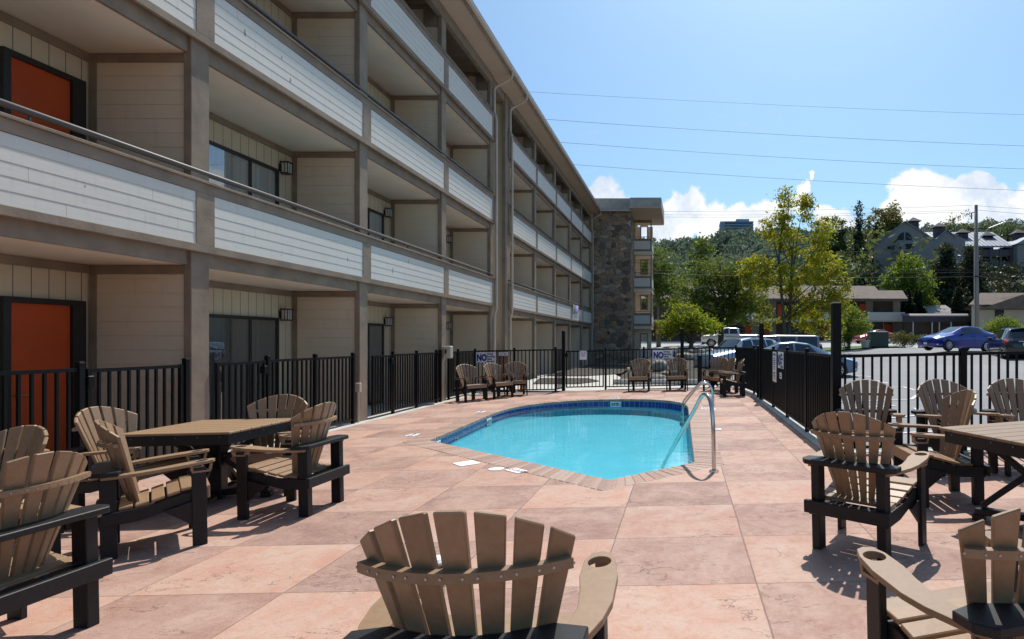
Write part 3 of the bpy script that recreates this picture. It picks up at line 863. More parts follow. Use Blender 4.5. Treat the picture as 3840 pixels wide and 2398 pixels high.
# ------------------------------------------------------------------ the motel
M['lantern'] = simple('frosted lantern glass', (.62, .61, .57), .5, .1, 5)
XF, XB, XP = -6.52, -7.93, -6.45          # post face, back wall, balcony front
PITCH = 2.82; CEIL = 2.52; GZ = -.14
motel = empty('motel_building', 'long four storey beige motel with brown posts and white balcony fronts', 'motel', (XF, 20, 0))
def mo(b, name, mat, parent=None, **k):
    o = b.build(name, M[mat] if isinstance(mat, str) else mat, parent or motel, **k)
    if parent is None: o.matrix_parent_inverse = Matrix.Translation((-XF, -20, 0))
    return o
b1 = [-.33, 3.76, 7.85, 11.94, 16.0, 20.06]
b2 = [22.0, 26.0, 30.05, 34.05, 38.0, 41.7]
for y in b1+b2:
    mo(MB().box((XF-.105, y, GZ), (XF, y+.30, 10.30)), 'post', 'brown', bevel=.006)
def lap(b, x, y0, y1, z0, z1, n, t=.012):
    """lap boards facing +x"""
    h = (z1-z0)/n; pr = []
    for i in range(n):
        pr += [(x-.004, z0+i*h), (x+.0035, z0+i*h+.001), (x, z0+(i+1)*h-.006), (x-.004, z0+(i+1)*h-.005)]
    return b.extrude(pr, y0, y1, 'y')
def lap_y(b, y, x0, x1, z0, z1, h=.19, t=.010):
    """lap boards facing -y"""
    pr = []; z = z0
    while z < z1-.01:
        zz = min(z1, z+h); pr += [(y-.002, z), (y-t, z+.001), (y-t*.6, zz-.008), (y-.002, zz-.007)]; z = zz
    return b.extrude(pr, x0, x1, 'x')
for blk in (b1, b2):
    ya, yb = blk[0], blk[-1]+.30
    for k in range(4):
        z = PITCH*k; zc = CEIL+z if k < 3 else 10.62
        zfl = GZ if k == 0 else z-.07
        if k:
            zb = z-PITCH+2.70
            fr = MB().box((XP-.05, ya, zb), (XP, yb, zb+.10))                      # lower fascia board
            fr.box((XP-.05, ya, zb+.80), (XP, yb, zb+.93))                        # upper fascia board
            fr.box((XP-.17, ya-.01, zb+.931), (XP+.030, yb+.01, zb+.965))         # cap
            for y in blk: fr.box((XP-.05, y+.0, zb+.101), (XP-.001, y+.31, zb+.799))
            mo(fr, 'balcony_frame', 'brown', bevel=.004)
            for y0, y1 in zip(blk[:-1], blk[1:]):
                p = MB(); lap(p, XP-.013, y0+.31, y1, zb+.101, zb+.799, 5)
                mo(p, 'balcony_panel', 'white_siding', fix=False)
            bk = MB().box((XP-.075, ya+.02, zb+.02), (XP-.052, yb-.02, zb+.92))
            mo(bk, 'balcony_lining', 'beige')
            h = MB().tube([(XP-.09, ya, zb+1.09), (XP-.09, yb, zb+1.10)], .036, 12)
            y = ya+.15
            while y < yb:
                h.tube([(XP-.09, y, zb+.965), (XP-.09, y, zb+1.07)], .013, 8); h.box((XP-.12, y-.06, zb+.966), (XP-.06, y+.06, zb+.974)); y += 2.035
            mo(h, 'handrail', 'rail', smooth=True)
            mo(MB().box((XF-.10, ya+.05, zb-.18), (XF-.045, yb-.05, zb+.055)), 'edge_beam', 'brown')
            mo(MB().box((XB-.3, ya, zb-.178), (XF-.103, yb, zb+.05)), 'balcony_slab', 'ceiling')
        # back wall
        mo(MB().box((XB-.12, ya, zfl-.05), (XB, yb, zc+.02)), 'back_wall', 'beige_board')
        tr = MB().box((XB+.001, ya+.02, zc-.115), (XB+.025, yb-.02, zc-.003))
        mo(tr, 'wall_trim', 'brown')
        for i, y in enumerate(blk):
            if i == 0 and blk is b1: continue
            pt_ = MB().box((XB+.0, y+.05, zfl), (XF-.106, y+.20, zc-.002))
            po = mo(pt_, 'partition', 'beige')
            s_ = MB(); lap_y(s_, y+.046, XB+.101, XF-.12, zfl+.01, zc-.12)
            mo(s_, 'partition_siding', 'beige_lap', po, fix=False)
            t_ = MB().box((XB+.026, y+.030, zfl), (XB+.125, y+.049, zc-.118)); t_.box((XB+.026, y+.030, zc-.117), (XF-.12, y+.049, zc-.003))
            if k == 3: t_.box((XF-.5, y+.01, 10.02), (XF-.12, y+.21, 10.615))
            mo(t_, 'partition_trim', 'brown', po)
        if k == 3:
            mo(MB().box((XB-.3, ya, 10.62), (XF-.105, yb, 10.70)), 'top_ceiling', 'brown')
            mo(MB().box((XF-.13, ya+.02, 10.30), (XF+.015, yb-.02, 10.60)), 'eave_beam', 'brown')
        # openings: windows with curtain; the second bay has red doors
        for i, (y0, y1) in enumerate(zip(blk[:-1], blk[1:])):
            zt = zfl+2.10
            if blk is b1 and i == 1:
                d = MB().box((XB+.003, y1-.92, zfl+.02), (XB+.03, y1-.22, zt))
                do = mo(d, 'door', 'red_door')
                f = MB().box((XB+.002, y1-1.0, zfl), (XB+.07, y1-.921, zt+.07)); f.box((XB+.002, y1-.219, zfl), (XB+.07, y1-.05, zt+.07)); f.box((XB+.002, y1-.92, zt+.001), (XB+.07, y1-.22, zt+.07))
                mo(f, 'door_frame', 'dark_frame', do)
                mo(MB().tube([(XB+.031, y1-.86, zfl+1.0), (XB+.085, y1-.86, zfl+1.0), (XB+.085, y1-.74, zfl+1.0)], .011, 8), 'door_handle', 'steel', do)
                continue
            wb = zfl+.04 if k == 0 else zfl+.04
            w0, w1 = y1-2.35, y1-.40
            f = MB()
            f.box((XB+.002, w0, wb), (XB+.06, w0+.06, zt)); f.box((XB+.002, w1-.06, wb), (XB+.06, w1, zt))
            f.box((XB+.002, w0+.061, zt-.06), (XB+.06, w1-.061, zt)); f.box((XB+.002, w0+.061, wb), (XB+.06, w1-.061, wb+.06))
            f.box((XB+.002, (w0+w1)/2+.2, wb+.061), (XB+.05, (w0+w1)/2+.26, zt-.061))
            wo = mo(f, 'window', 'dark_frame')
            c = MB(); n = 60; pr = []
            for q in range(n+1):
                pr.append((XB+.014+.006*math.sin(q*1.9)+.004*math.sin(q*.7), w0+.06+(w1-w0-.12)*q/n))
            c.add([(x, y, wb+.06) for x, y in pr]+[(x, y, zt-.06) for x, y in pr], [(q, q+1, n+2+q, n+1+q) for q in range(n)])
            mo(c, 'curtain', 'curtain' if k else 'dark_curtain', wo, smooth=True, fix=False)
            mo(MB().box((XB+.040, w0+.061, wb+.061), (XB+.044, w1-.061, zt-.061)), 'pane', 'glass', wo)
            if k < 2:
                lo = mo(MB().box((XB+.002, y1-.33, zfl+2.10), (XB+.02, y1-.19, zfl+2.24)), 'wall_lantern', 'dark_frame')
                L = MB(); x0, yc, zz = XB+.11, y1-.26, zfl+2.05
                L.box((x0-.08, yc-.08, zz+.215), (x0+.08, yc+.08, zz+.235)); L.box((x0-.07, yc-.07, zz), (x0+.07, yc+.07, zz+.02))
                for sx in (-1, 1):
                    for sy in (-1, 1): L.box((x0+sx*.066-.006, yc+sy*.066-.006, zz+.021), (x0+sx*.066+.006, yc+sy*.066+.006, zz+.214))
                    L.box((x0+sx*.066-.004, yc-.004, zz+.021), (x0+sx*.066+.004, yc+.004, zz+.214)); L.box((x0-.004, yc+sx*.066-.004, zz+.021), (x0+.004, yc+sx*.066+.004, zz+.214))
                L.box((x0-.115, yc-.012, zz+.10), (x0-.088, yc+.012, zz+.14))
                mo(L, 'lantern_cage', 'dark_frame', lo)
                mo(MB().box((x0-.058, yc-.058, zz+.022), (x0+.058, yc+.058, zz+.212)), 'lantern_glass', 'lantern', lo)
# ground floor slab in the recesses, the stair gap between the two blocks
mo(MB().box((XB-.2, -.33, GZ-.2), (-6.69, 42, GZ+.002)), 'ground_slab', 'concrete')
w = MB().box((XB-.6, 21.9, GZ), (XF-.12, 22.0, 10.6)); mo(w, 'stairwell_wall', 'beige')
s_ = MB(); lap_y(s_, 21.898, XB-.5, XF-.13, GZ, 10.55, .24); mo(s_, 'stairwell_siding', 'beige_lap', fix=False)
mo(MB().box((XF-.11, 21.7, GZ), (XF+.01, 21.99, 10.6)), 'corner_board', 'brown')
mo(MB().box((XB-1.2, 20.3, GZ), (XB-1.1, 21.95, 10.6)), 'stairwell_back', 'beige_board')
mo(MB().box((XB-1.2, 20.36, 10.3), (XF-.02, 21.9, 10.6)), 'stairwell_lintel', 'brown')
bw = MB().box((XF-.35, 21.45, GZ), (XF+.12, 21.69, 1.15)); mo(bw, 'brick_pier', simple('red brown brick', (.16, .085, .06), .9, .4, 14, .4, 30))
# roof, eave, gutter, downpipes
ro = MB()
ro.hexa([(XF+.60, -.4, 10.78), (XF+.60, 42.3, 10.78), (-14, 42.3, 10.78), (-14, -.4, 10.78)], [(XF+.60, -.4, 10.86), (XF+.60, 42.3, 10.86), (-14, 42.3, 13.6), (-14, -.4, 13.6)])
rf = mo(ro, 'roof', 'roof_grey')
so = MB()
so.hexa([(XF-.10, -.4, 10.605), (XF+.58, -.4, 10.70), (XF+.58, 42.2, 10.70), (XF-.10, 42.2, 10.605)], [(XF-.10, -.4, 10.62), (XF+.58, -.4, 10.715), (XF+.58, 42.2, 10.715), (XF-.10, 42.2, 10.62)])
mo(so, 'eave_soffit', 'soffit', rf)
mo(MB().box((XF+.581, -.4, 10.66), (XF+.605, 42.2, 10.86)), 'eave_board', 'brown', rf)
gp = [(XF+.607, 10.88), (XF+.607, 10.76), (XF+.66, 10.74), (XF+.715, 10.78), (XF+.725, 10.87), (XF+.735, 10.88)]
gu = MB(); gu.extrude(gp, -.4, 20.9, 'y'); gu.extrude(gp, 20.95, 42.2, 'y'); gu.extrude([(p[0]+.004 if i > 1 else p[0], p[1]-.004) for i, p in enumerate(gp)], 20.85, 21.0, 'y')
mo(gu, 'gutter', 'gutter', rf, fix=False)
def downpipe(y, x1=XP+.05):
    gx = XF+.665
    p = [(gx, y, 10.76), (gx, y, 10.60), (gx-.04, y, 10.52), (XF+.10, y, 10.22), (XF+.05, y, 10.12), (XF+.05, y, 9.35), (x1, y, 9.12), (x1, y, 2.60), (XF+.05, y, 2.38), (XF+.05, y, GZ+.15), (XF+.12, y, GZ+.06)]
    mo(MB().tube(p, .042, 8), 'downpipe', 'gutter', smooth=False)
downpipe(20.30); downpipe(22.18); downpipe(42.05)
# stone tower and the stair wing at the far end
mo(MB().box((-6.40, 42.15, -.4), (-3.72, 46.2, 10.78)), 'stone_tower', 'stone')
mo(MB().box((-5.35, 42.05, 2.0), (-5.22, 42.149, 2.22)), 'wall_lantern', 'dark_frame')
mo(MB().hexa([(-6.5, 41.9, 10.78), (-3.66, 41.9, 10.78), (-3.66, 48, 10.78), (-6.5, 48, 10.78)], [(-6.5, 42.0, 11.66), (-3.66, 42.0, 11.66), (-3.66, 48, 11.9), (-6.5, 48, 11.9)]), 'tower_roof', 'roof_grey')
mo(MB().box((-6.5, 41.82, 10.72), (-3.66, 41.9, 10.80)), 'tower_gutter', 'gutter')
mo(MB().hexa([(-3.65, 40.7, 10.80), (-1.50, 40.7, 10.80), (-1.50, 47, 10.80), (-3.65, 47, 10.80)], [(-3.65, 40.8, 11.42), (-1.50, 40.8, 11.42), (-1.50, 47, 11.8), (-3.65, 47, 11.8)]), 'wing_roof', 'roof_grey')
mo(MB().box((-3.7, 40.72, 10.70), (-1.53, 46.9, 10.79)), 'wing_soffit', 'soffit')
yw, yf = 47.5, 44.8
for k in range(4):
    z = PITCH*k; zfl = -.25 if k == 0 else z-.07
    zt = min(z+2.72, 10.69)
    wa = MB(); x0, x1 = -4.4, -2.37; h0, h1 = -3.36, -2.90; zz0, zz1 = z+1.28, z+2.34
    for a, b in (((x0, yw, zfl), (h0, yw+.12, zt)), ((h1, yw, zfl), (x1-.06, yw+.12, zt)), ((h0, yw, zfl), (h1, yw+.12, zz0)), ((h0, yw, zz1), (h1, yw+.12, zt))): wa.box(a, b)
    if k == 0:
        wa = MB()
        for a, b in (((x0, 45.3, zfl), (-3.22, 45.4, zt)), ((-2.76, 45.3, zfl), (x1-.06, 45.4, zt)), ((-3.22, 45.3, zfl), (-2.76, 45.4, .75)), ((-3.22, 45.3, 2.05), (-2.76, 45.4, zt))): wa.box(a, b)
    wl_ = mo(wa, 'wing_wall', 'beige')
    if k == 0: h0, h1, zz0, zz1, yy = -3.22, -2.76, .75, 2.05, 45.3
    else: yy = yw
    f = MB()
    f.box((h0-.08, yy-.03, zz0-.08), (h0, yy+.05, zz1+.08)); f.box((h1, yy-.03, zz0-.08), (h1+.08, yy+.05, zz1+.08)); f.box((h0, yy-.03, zz0-.08), (h1, yy+.05, zz0)); f.box((h0, yy-.03, zz1), (h1, yy+.05, zz1+.08))
    mo(f, 'opening_frame', 'brown', wl_)
    if k == 0:
        mo(MB().box((h0, yy+.01, zz0), (h1, yy+.016, zz1)), 'pane', 'glass', wl_)
    else:
        zb = z-PITCH+2.70
        fr = MB()
        fr.box((-3.9, yf, zb), (x1, yf+.05, zb+.14)); fr.box((-3.9, yf, zb+.78), (x1, yf+.05, zb+.95)); fr.box((x1-.12, yf, zb+.141), (x1, yf+.05, zb+.779)); fr.box((-3.9, yf, zb+.141), (-3.80, yf+.05, zb+.779))
        fr.box((x1-.05, yf+.051, zb), (x1, yw, zb+.14)); fr.box((x1-.05, yf+.051, zb+.78), (x1, yw, zb+.95))
        fr.tube([(-3.9, yf+.02, zb+1.08), (x1-.03, yf+.02, zb+1.08)], .02, 8)
        mo(fr, 'balcony_frame', 'brown')
        p = MB().box((-3.80, yf+.015, zb+.141), (x1-.12, yf+.04, zb+.779)); p.box((x1-.035, yf+.051, zb+.141), (x1-.01, yw, zb+.779))
        mo(p, 'balcony_panel', 'white_siding')
        mo(MB().box((-3.95, yf+.06, zb-.25), (x1-.02, yw+.11, zb+.10)), 'balcony_slab', 'ceiling')
    po_ = MB().box((x1-.10, yf+.08, zfl if k else -.3), (x1-.01, yf+.2, zt-.0)); po_.box((-3.9, yf+.08, zt-.18), (x1-.11, yf+.2, zt))
    if k: mo(po_, 'post', 'brown')
mo(MB().box((XB-6, 42.2, -.4), (-6.41, 46, 10.7)), 'end_block', 'beige')
# small fittings on the posts
e = empty('electric_box', 'beige electric box fixed to the third brown post above the fence', 'electric box', (-6.40, 15.98, 1.05))
MB().box((-.13, -.0, 0), (.12, .13, .31)).build('box', M['plastic_beige'], e, bevel=.012)
MB().box((.01, -.20, -.0), (.20, -.002, .33)).build('cover', M['plastic_beige'], e, bevel=.02)
MB().box((.05, -.208, .12), (.10, -.2005, .24)).build('switch', M['sign_dark'], e)
e = empty('outlet_box', 'small brown outlet box on a conduit at the foot of the second post', 'outlet box', (-6.50, 11.85, -.13))
MB().tube([(0, 0, 0), (0, 0, .62)], .022, 8).build('conduit', M['gutter'], e)
MB().box((-.05, -.04, .62), (.05, .04, .80)).build('box', M['gutter'], e, bevel=.006)
tw = [('grey towel hanging over the far balcony rail', (.20, .19, .19), 34.6, .45), ('blue and purple towel hanging over the far balcony rail', (.08, .25, .55), 35.3, .4), ('pink striped towel hanging over the far balcony rail', (.55, .2, .35), 35.8, .35)]
for lab, c, y, h in tw:
    b = MB(); n = 8; pr = [(XP+.035+.012*math.sin(i*2.1+y), y+.05*i) for i in range(n+1)]
    b.add([(x, q, 3.70-h-.12) for x, q in pr]+[(x, q, 3.672) for x, q in pr]+[(x-.16, q, 3.675) for x, q in pr], [(i, i+1, n+2+i, n+1+i) for i in range(n)]+[(n+1+i, n+2+i, 2*n+3+i, 2*n+2+i) for i in range(n)])
    tag(b.build('towel', simple('towel cloth', c, .95, .4, 9), smooth=True, fix=False), lab, 'towel')
e = empty('marker_post', 'orange tubular marker post behind the far left chairs', 'marker post', (-5.25, 19.2, -.1))
MB().lathe([(.12, 0), (.12, .03), (.045, .05), (.045, .75), (.03, .80)], n=14).build('tube', M['orange'], e)
MB().lathe([(.0465, .5), (.0465, .6)], n=14).build('band', M['sign_white'], e)
e = empty('bollard', 'short black bollard behind the far fence', 'bollard', (.60, 21.5, 0))
MB().lathe([(.075, 0), (.075, .96), (.06, 1.0), (.02, 1.01)], n=14).build('shaft', M['black_metal'], e)
# ------------------------------------------------------------------ terrain
def sstep(a, b, x):
    t = np.clip((np.asarray(x, float)-a)/(b-a), 0, 1); return t*t*(3-2*t)
def lot_z(x, y):
    x, y = np.asarray(x, float), np.asarray(y, float)
    a = .04*np.clip(y-34, 0, 41)
    b = np.clip((x-6)/10, 0, 1)*np.clip((y-16)/18, 0, 1)*.93
    return (a**4+b**4)**.25 + .02*np.clip(x, -3, 2.5)*np.clip(1-(y-8)/14, 0, 1)
def hill_z(x, y):
    x, y = np.asarray(x, float), np.asarray(y, float)
    z = lot_z(x, np.minimum(y, 80))
    z = z+(9.5+.05*(x-36))*sstep(84, 104, y)*sstep(23, 40, x)
    z = z+27*sstep(125, 300, y)*(1-.25*sstep(40, 160, x))
    z = z+66*sstep(330, 620, y)
    return z
def hz(x, y): return float(hill_z(x, y))
def grid(name, xs, ys, zf, mat, kind='structure'):
    X, Y = np.meshgrid(xs, ys); Z = zf(X, Y)
    Vv = np.stack([X, Y, Z], -1).reshape(-1, 3); nx, ny = len(xs), len(ys)
    i = np.arange((ny-1)*(nx-1)); r, c = i//(nx-1), i % (nx-1); a = r*nx+c
    return arr_mesh(name, Vv, np.stack([a, a+1, a+nx+1, a+nx], -1), mat, smooth=True, kind=kind)
ground_mat = simple('ground', (.035, .055, .03), .95, .4, .3, .3, 6)
xs = np.concatenate([np.linspace(-1500, -80, 12), np.linspace(-60, 140, 60), np.linspace(170, 1500, 16)])
ys = np.concatenate([np.linspace(-800, -20, 8), np.linspace(-10, 160, 70), np.linspace(170, 700, 40), np.linspace(800, 2500, 6)])
grid('ground', xs, ys, lambda x, y: hill_z(x, y)-np.where(y > 70, .0, .45)-np.where((y < 20) & (x < 3), 1.5, 0), ground_mat)
lx, ly = np.linspace(2.11, 75, 80), np.concatenate([np.linspace(-20, 7.4, 6), np.linspace(7.8, 50, 60)])
grid('parking_lot', lx, ly, lot_z, M['asphalt'])
grid('parking_lot', np.linspace(1.2, 2.10, 5), np.linspace(19.3, 50, 40), lot_z, M['asphalt'])
grid('road', np.linspace(-60, 140, 80), np.linspace(50.02, 66, 14), lambda x, y: lot_z(x, y)+.0, simple('pale road', (.36, .355, .35), .85, .12, .3, .2, 30))
grid('road', np.linspace(-60, 1.2, 30), np.linspace(47.7, 50.0, 3), lambda x, y: lot_z(x, y), M['asphalt'])
# kerb along the far side of the road and the low wall line of the other motel
kb = MB()
for x in np.arange(-40, 60, 2.): kb.box((x, 66.02, hz(x, 66)-.2), (x+1.99, 66.25, hz(x+1, 66)+.14))
kb.build('kerb', M['concrete'], kind='structure')
grid('far_pavement', np.linspace(-60, 140, 60), np.linspace(66.26, 84, 8), lambda x, y: hill_z(x, np.minimum(y, 80))+.02, M['asphalt'])
# painted lines
ln = MB()
def pline(p, q, w=.10):
    a, b = Vector(p), Vector(q); t = (b-a).normalized(); nn = Vector((-t.y, t.x))*w/2; k = 10
    for i in range(k):
        c, d = a.lerp(b, i/k), a.lerp(b, (i+1)/k)
        q4 = [c-nn, d-nn, d+nn, c+nn]
        ln.add([(v.x, v.y, float(lot_z(v.x, v.y))+.012) for v in q4], [(0, 1, 2, 3)])
for a, b in [((7.0, 25.6), (7.7, 24.0)), ((7.7, 24.0), (6.3, 24.6)), ((6.2, 22.4), (7.18, 21.95)), ((7.18, 21.95), (7.15, 20.6)), ((6.0, 18.9), (7.1, 19.1)), ((7.1, 19.1), (6.98, 17.8)),
             ((3.0, 14.0), (5.8, 15.05)), ((5.8, 15.05), (6.4, 16.2)), ((2.6, 12.4), (4.85, 13.5)), ((2.4, 10.4), (4.8, 11.75)), ((4.8, 11.75), (5.1, 13.0)), ((8.9, 30.0), (7.9, 27.5)), ((3.0, 9.2), (6.6, 10.4))]: pline(a, b)
ln.build('parking_lines', simple('worn white line paint', (.6, .6, .6), .8, .2, 30), kind='structure', fix=False)
# paths, mulch mound and boulders beyond the back fence
gz = lambda x, y: -.10+.02*min(x, 0)*.3
sheet('path', [(-6.36, 19.15), (1.2, 19.1), (1.2, 21.9), (-2.5, 21.95), (-2.75, 26.2), (-3.6, 30), (-3.2, 42.4), (-6.36, 42.4)], [], lambda x, y: -.09, M['concrete'], kind='structure')
sheet('mulch_bed', [(-5.6, 22.0), (-3.9, 22.0), (-3.3, 23.6), (-4.1, 25.5), (-6.2, 25.6)], [], lambda x, y: -.07, M['mulch'], kind='structure')
sheet('mulch_bed', [(-6.3, 27.0), (-4.5, 27.0), (-3.0, 29.0), (-3.4, 40), (-6.3, 41)], [], lambda x, y: -.06, M['mulch'], kind='structure')
def mound_z(x, y):
    k = .98*sstep(22.2, 33.5, y)
    e = np.minimum(np.minimum(sstep(-2.9, -1.2, x), 1-sstep(1.0, 2.6, x)*(1-sstep(33, 40, y)*.5)), 1)
    n = .06*np.sin(x*3.1+y)*np.sin(y*2.3)
    return -.11+(k+n*e*sstep(22, 24, y))*e+.25*sstep(34, 42, y)
grid('mulch_bed', np.linspace(-2.95, 2.5, 30), np.linspace(22.05, 42, 50), mound_z, M['mulch'])
kb = MB(); kb.box((-2.6, 21.93, -.3), (1.9, 22.08, .10)); kb.build('kerb', M['concrete'], kind='structure', bevel=.015)
def boulder(label, x, y, z, sx, sy, sz, seed, group='boulders on the mulch bed'):
    bm = bmesh.new(); bmesh.ops.create_icosphere(bm, subdivisions=3, radius=1)
    rr = random.Random(seed); off = Vector((rr.random()*9, rr.random()*9, rr.random()*9))
    from mathutils import noise as nz
    for v in bm.verts:
        d = 1+.30*nz.noise(v.co*1.3+off)+.10*nz.noise(v.co*3.5+off)
        v.co = Vector((v.co.x*sx, v.co.y*sy, v.co.z*sz))*d
    me = bpy.data.meshes.new('boulder'); bm.to_mesh(me); bm.free(); me.materials.append(M['rock'])
    for p in me.polygons: p.use_smooth = (rr.random() > .2)
    o = bpy.data.objects.new('boulder', me); COL.objects.link(o); o.location = (x, y, z)
    tag(o, label, 'boulder', group); return o
mz = lambda x, y: float(mound_z(x, y))
for i, (lab, x, y, a, b, c) in enumerate([
        ('grey brown boulder just under the left end of the NO sign on the back fence', -1.05, 26.5, .40, .35, .32),
        ('pale boulder beside the second far chair, on the mulch', -.55, 24.4, .42, .35, .26),
        ('flat boulder between the two far chairs, low on the mulch', -.95, 23.4, .36, .30, .24),
        ('long low boulder near the top of the mulch bed', .1, 29.5, .55, .4, .22),
        ('boulder on the crest of the mulch bed left of the short bollard', -.5, 31.5, .5, .4, .32),
        ('boulder at the right foot of the mulch bed by the silver car', 1.75, 27.0, .38, .5, .42),
        ('upright boulder at the right edge of the mulch crest', 1.65, 30.5, .34, .34, .42),
        ('small boulder in front of the tree trunks on the crest', .75, 33.2, .45, .3, .26)]):
    boulder(lab, x, y, mz(x, y)+c*.3, a, b, c, i+3)
lw = MB()
for i, x in enumerate(np.arange(-2.6, 2.2, .62)): lw.hexa([(x, 34.5, .5), (x+.6, 34.5, .5), (x+.6, 34.9, .5), (x, 34.9, .5)], [(x+.03, 34.53, 1.06+.03*(i % 3)), (x+.57, 34.53, 1.06+.03*(i % 3)), (x+.57, 34.87, 1.08), (x+.03, 34.87, 1.08)])
o = lw.build('retaining_wall', simple('grey block', (.34, .33, .31), .9, .25, 3, .4, 20), bevel=.03); tag(o, 'low grey block retaining wall at the top of the mulch bed', 'wall')
# island with lawn
grid('lawn', np.linspace(9.5, 19.2, 12), np.linspace(48.5, 53.5, 6), lambda x, y: lot_z(x, y)+.10, M['grass'])
grid('lawn', np.linspace(-2, 4.6, 12), np.linspace(42.1, 47, 6), lambda x, y: lot_z(x, y)+.16, M['mulch'])
ib = MB()
for i, (x, y) in enumerate([(19.4+1.05*j, 48.6-.25*j) for j in range(8)]): ib.box((x, y, hz(x, y)-.1), (x+1.0, y+.35, hz(x, y)+.22))
ib.build('kerb', M['concrete'], kind='structure', bevel=.05)

# ------------------------------------------------------------------ trees
def quads(P, size, rng, flat=.0, asp=.7):
    """one randomly turned leaf clump quad (bent kite) per point"""
    n = len(P)
    a = rng.normal(size=(n, 3)); a /= np.linalg.norm(a, axis=1)[:, None]
    b = rng.normal(size=(n, 3)); b -= a*(a*b).sum(1)[:, None]; b /= np.linalg.norm(b, axis=1)[:, None]
    s = size*rng.uniform(.55, 1.25, n)[:, None]
    v = np.stack([P-a*s, P-b*s*asp*.55+a*s*.1, P+a*s, P+b*s*asp*.55+a*s*.1], 1).reshape(-1, 3)
    return v, np.arange(4*n).reshape(n, 4)
def tree(name, label, x, y, h, blobs, leaf, n, mat, seed, trunks=((0, 0),), tr=.16, zb=None, group=None, cl=.55, percl=26, cat='tree', base_h=None):
    """blobs: (x, y, z, rx, ry, rz, weight) relative to the foot, in metres; leaves gather in clusters around limb ends"""
    rng = np.random.default_rng(seed); z0 = hz(x, y) if zb is None else zb
    t = empty(name, label, cat, (x, y, z0-.15), 0, group)
    B = np.array([b[:6] for b in blobs], float); w = np.array([b[6] if len(b) > 6 else b[3]*b[4]*b[5] for b in blobs]); w = w/w.sum()
    nc = max(6, n//percl); k = rng.choice(len(B), nc, p=w)
    d = rng.normal(size=(nc, 3)); d /= np.linalg.norm(d, axis=1)[:, None]
    r = rng.uniform(.25, 1.05, nc)**.45
    C = B[k, :3]+d*r[:, None]*B[k, 3:6]
    P = np.repeat(C, percl, 0)+rng.normal(size=(nc*percl, 3))*np.array([cl, cl, cl*.6])*rng.uniform(.5, 1.15, (nc, 1)).repeat(percl, 0)
    Vv, F = quads(P, leaf, rng)
    arr_mesh('crown', Vv, F, mat, t)
    tb = MB(); top = B[:, 2].max()
    tips = []
    for (tx, ty) in trunks:
        ht = (base_h or h*.62); p = [Vector((tx*.25, ty*.25, -.2)), Vector((tx*.45, ty*.45, ht*.3)), Vector((tx*.9, ty*.9, ht*.65)), Vector((tx*1.5, ty*1.5, ht*1.25))]
        tb.tube(p, [tr*1.25, tr, tr*.75, tr*.25], 8); tips.append(p)
    for c in C[rng.permutation(nc)[:min(nc, 46)]]:
        p = tips[rng.integers(len(tips))]; f = rng.uniform(.25, .9)
        a = p[1].lerp(p[3], f); e = Vector(c); 
        if e.z < a.z-.3: a = p[1].lerp(p[2], .3)
        m = a.lerp(e, .5)+Vector((0, 0, (e-a).length*.10))
        tb.tube([a, m, e], [tr*.36, tr*.22, tr*.06], 5, cap=False)
    tb.build('trunk', M['bark'], t, smooth=True)
    return t
L_aut = leaf_mat('autumn maple leaves', [(.13, .20, .016), (.22, .29, .018), (.33, .35, .02), (.45, .37, .025), (.46, .25, .03)], .55)
L_yel = leaf_mat('yellow green leaves', [(.12, .21, .016), (.20, .30, .02), (.30, .36, .024), (.38, .31, .03)], .5)
L_grn = leaf_mat('green leaves', [(.035, .078, .018), (.062, .122, .025), (.095, .165, .03), (.14, .195, .04)], .42)
L_brt = leaf_mat('bright green leaves', [(.07, .13, .016), (.12, .20, .02), (.18, .25, .024)], .5)
L_drk = leaf_mat('dark evergreen needles', [(.006, .016, .010), (.012, .028, .014), (.02, .04, .018)], .15)
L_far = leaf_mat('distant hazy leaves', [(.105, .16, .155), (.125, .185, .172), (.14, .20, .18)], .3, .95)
L_mid = leaf_mat('hillside leaves', [(.045, .075, .045), (.075, .115, .06), (.115, .16, .08)], .4)
L_gold = leaf_mat('golden hillside leaves', [(.05, .07, .02), (.10, .12, .03), (.20, .15, .035), (.26, .17, .03)], .4)
# large autumn maple in the middle of the view
tree('maple_tree', 'tall yellow and orange autumn maple with two pale trunks', 7.9, 45, 11.6,
     [(-.1, 0, 11.5, .45, .6, 1.5, .7), (1.6, .3, 11.2, .5, .6, 1.3, .7), (-1.0, 0, 9.6, 1.0, 1., 1.2, 1.), (2.6, 0, 9.7, .9, .9, 1.2, .9), (.3, .4, 8.6, .9, 1., 1.3, .8), (1.9, .3, 8.2, .9, 1., 1.2, .7), (-2.2, 0, 6.9, 1.5, 1.2, 1.0, 1.3),
      (2.6, .2, 6.9, 1.5, 1.2, 1.2, 1.3), (-.4, 0, 5.9, 1.8, 1.4, 1.1, 1.4), (3.7, 0, 5.6, 1.3, 1.2, 1.3, 1.1), (1.6, .3, 5.2, 1.6, 1.4, 1.1, 1.3), (-2.4, 0, 5.4, 1.1, 1.1, .7, .6), (3.2, 0, 3.9, 1.6, 1.3, 1.2, 1.3), (1.4, .5, 3.2, 1.6, 1.3, 1.1, 1.2), (-1.5, 0, 2.9, .8, .8, .9, .5), (3.0, .3, 2.3, 1.3, 1.2, .9, .9)],
     .155, 13500, L_aut, 11, ((-.45, 0), (.35, .2)), .15, cl=.31, percl=32)
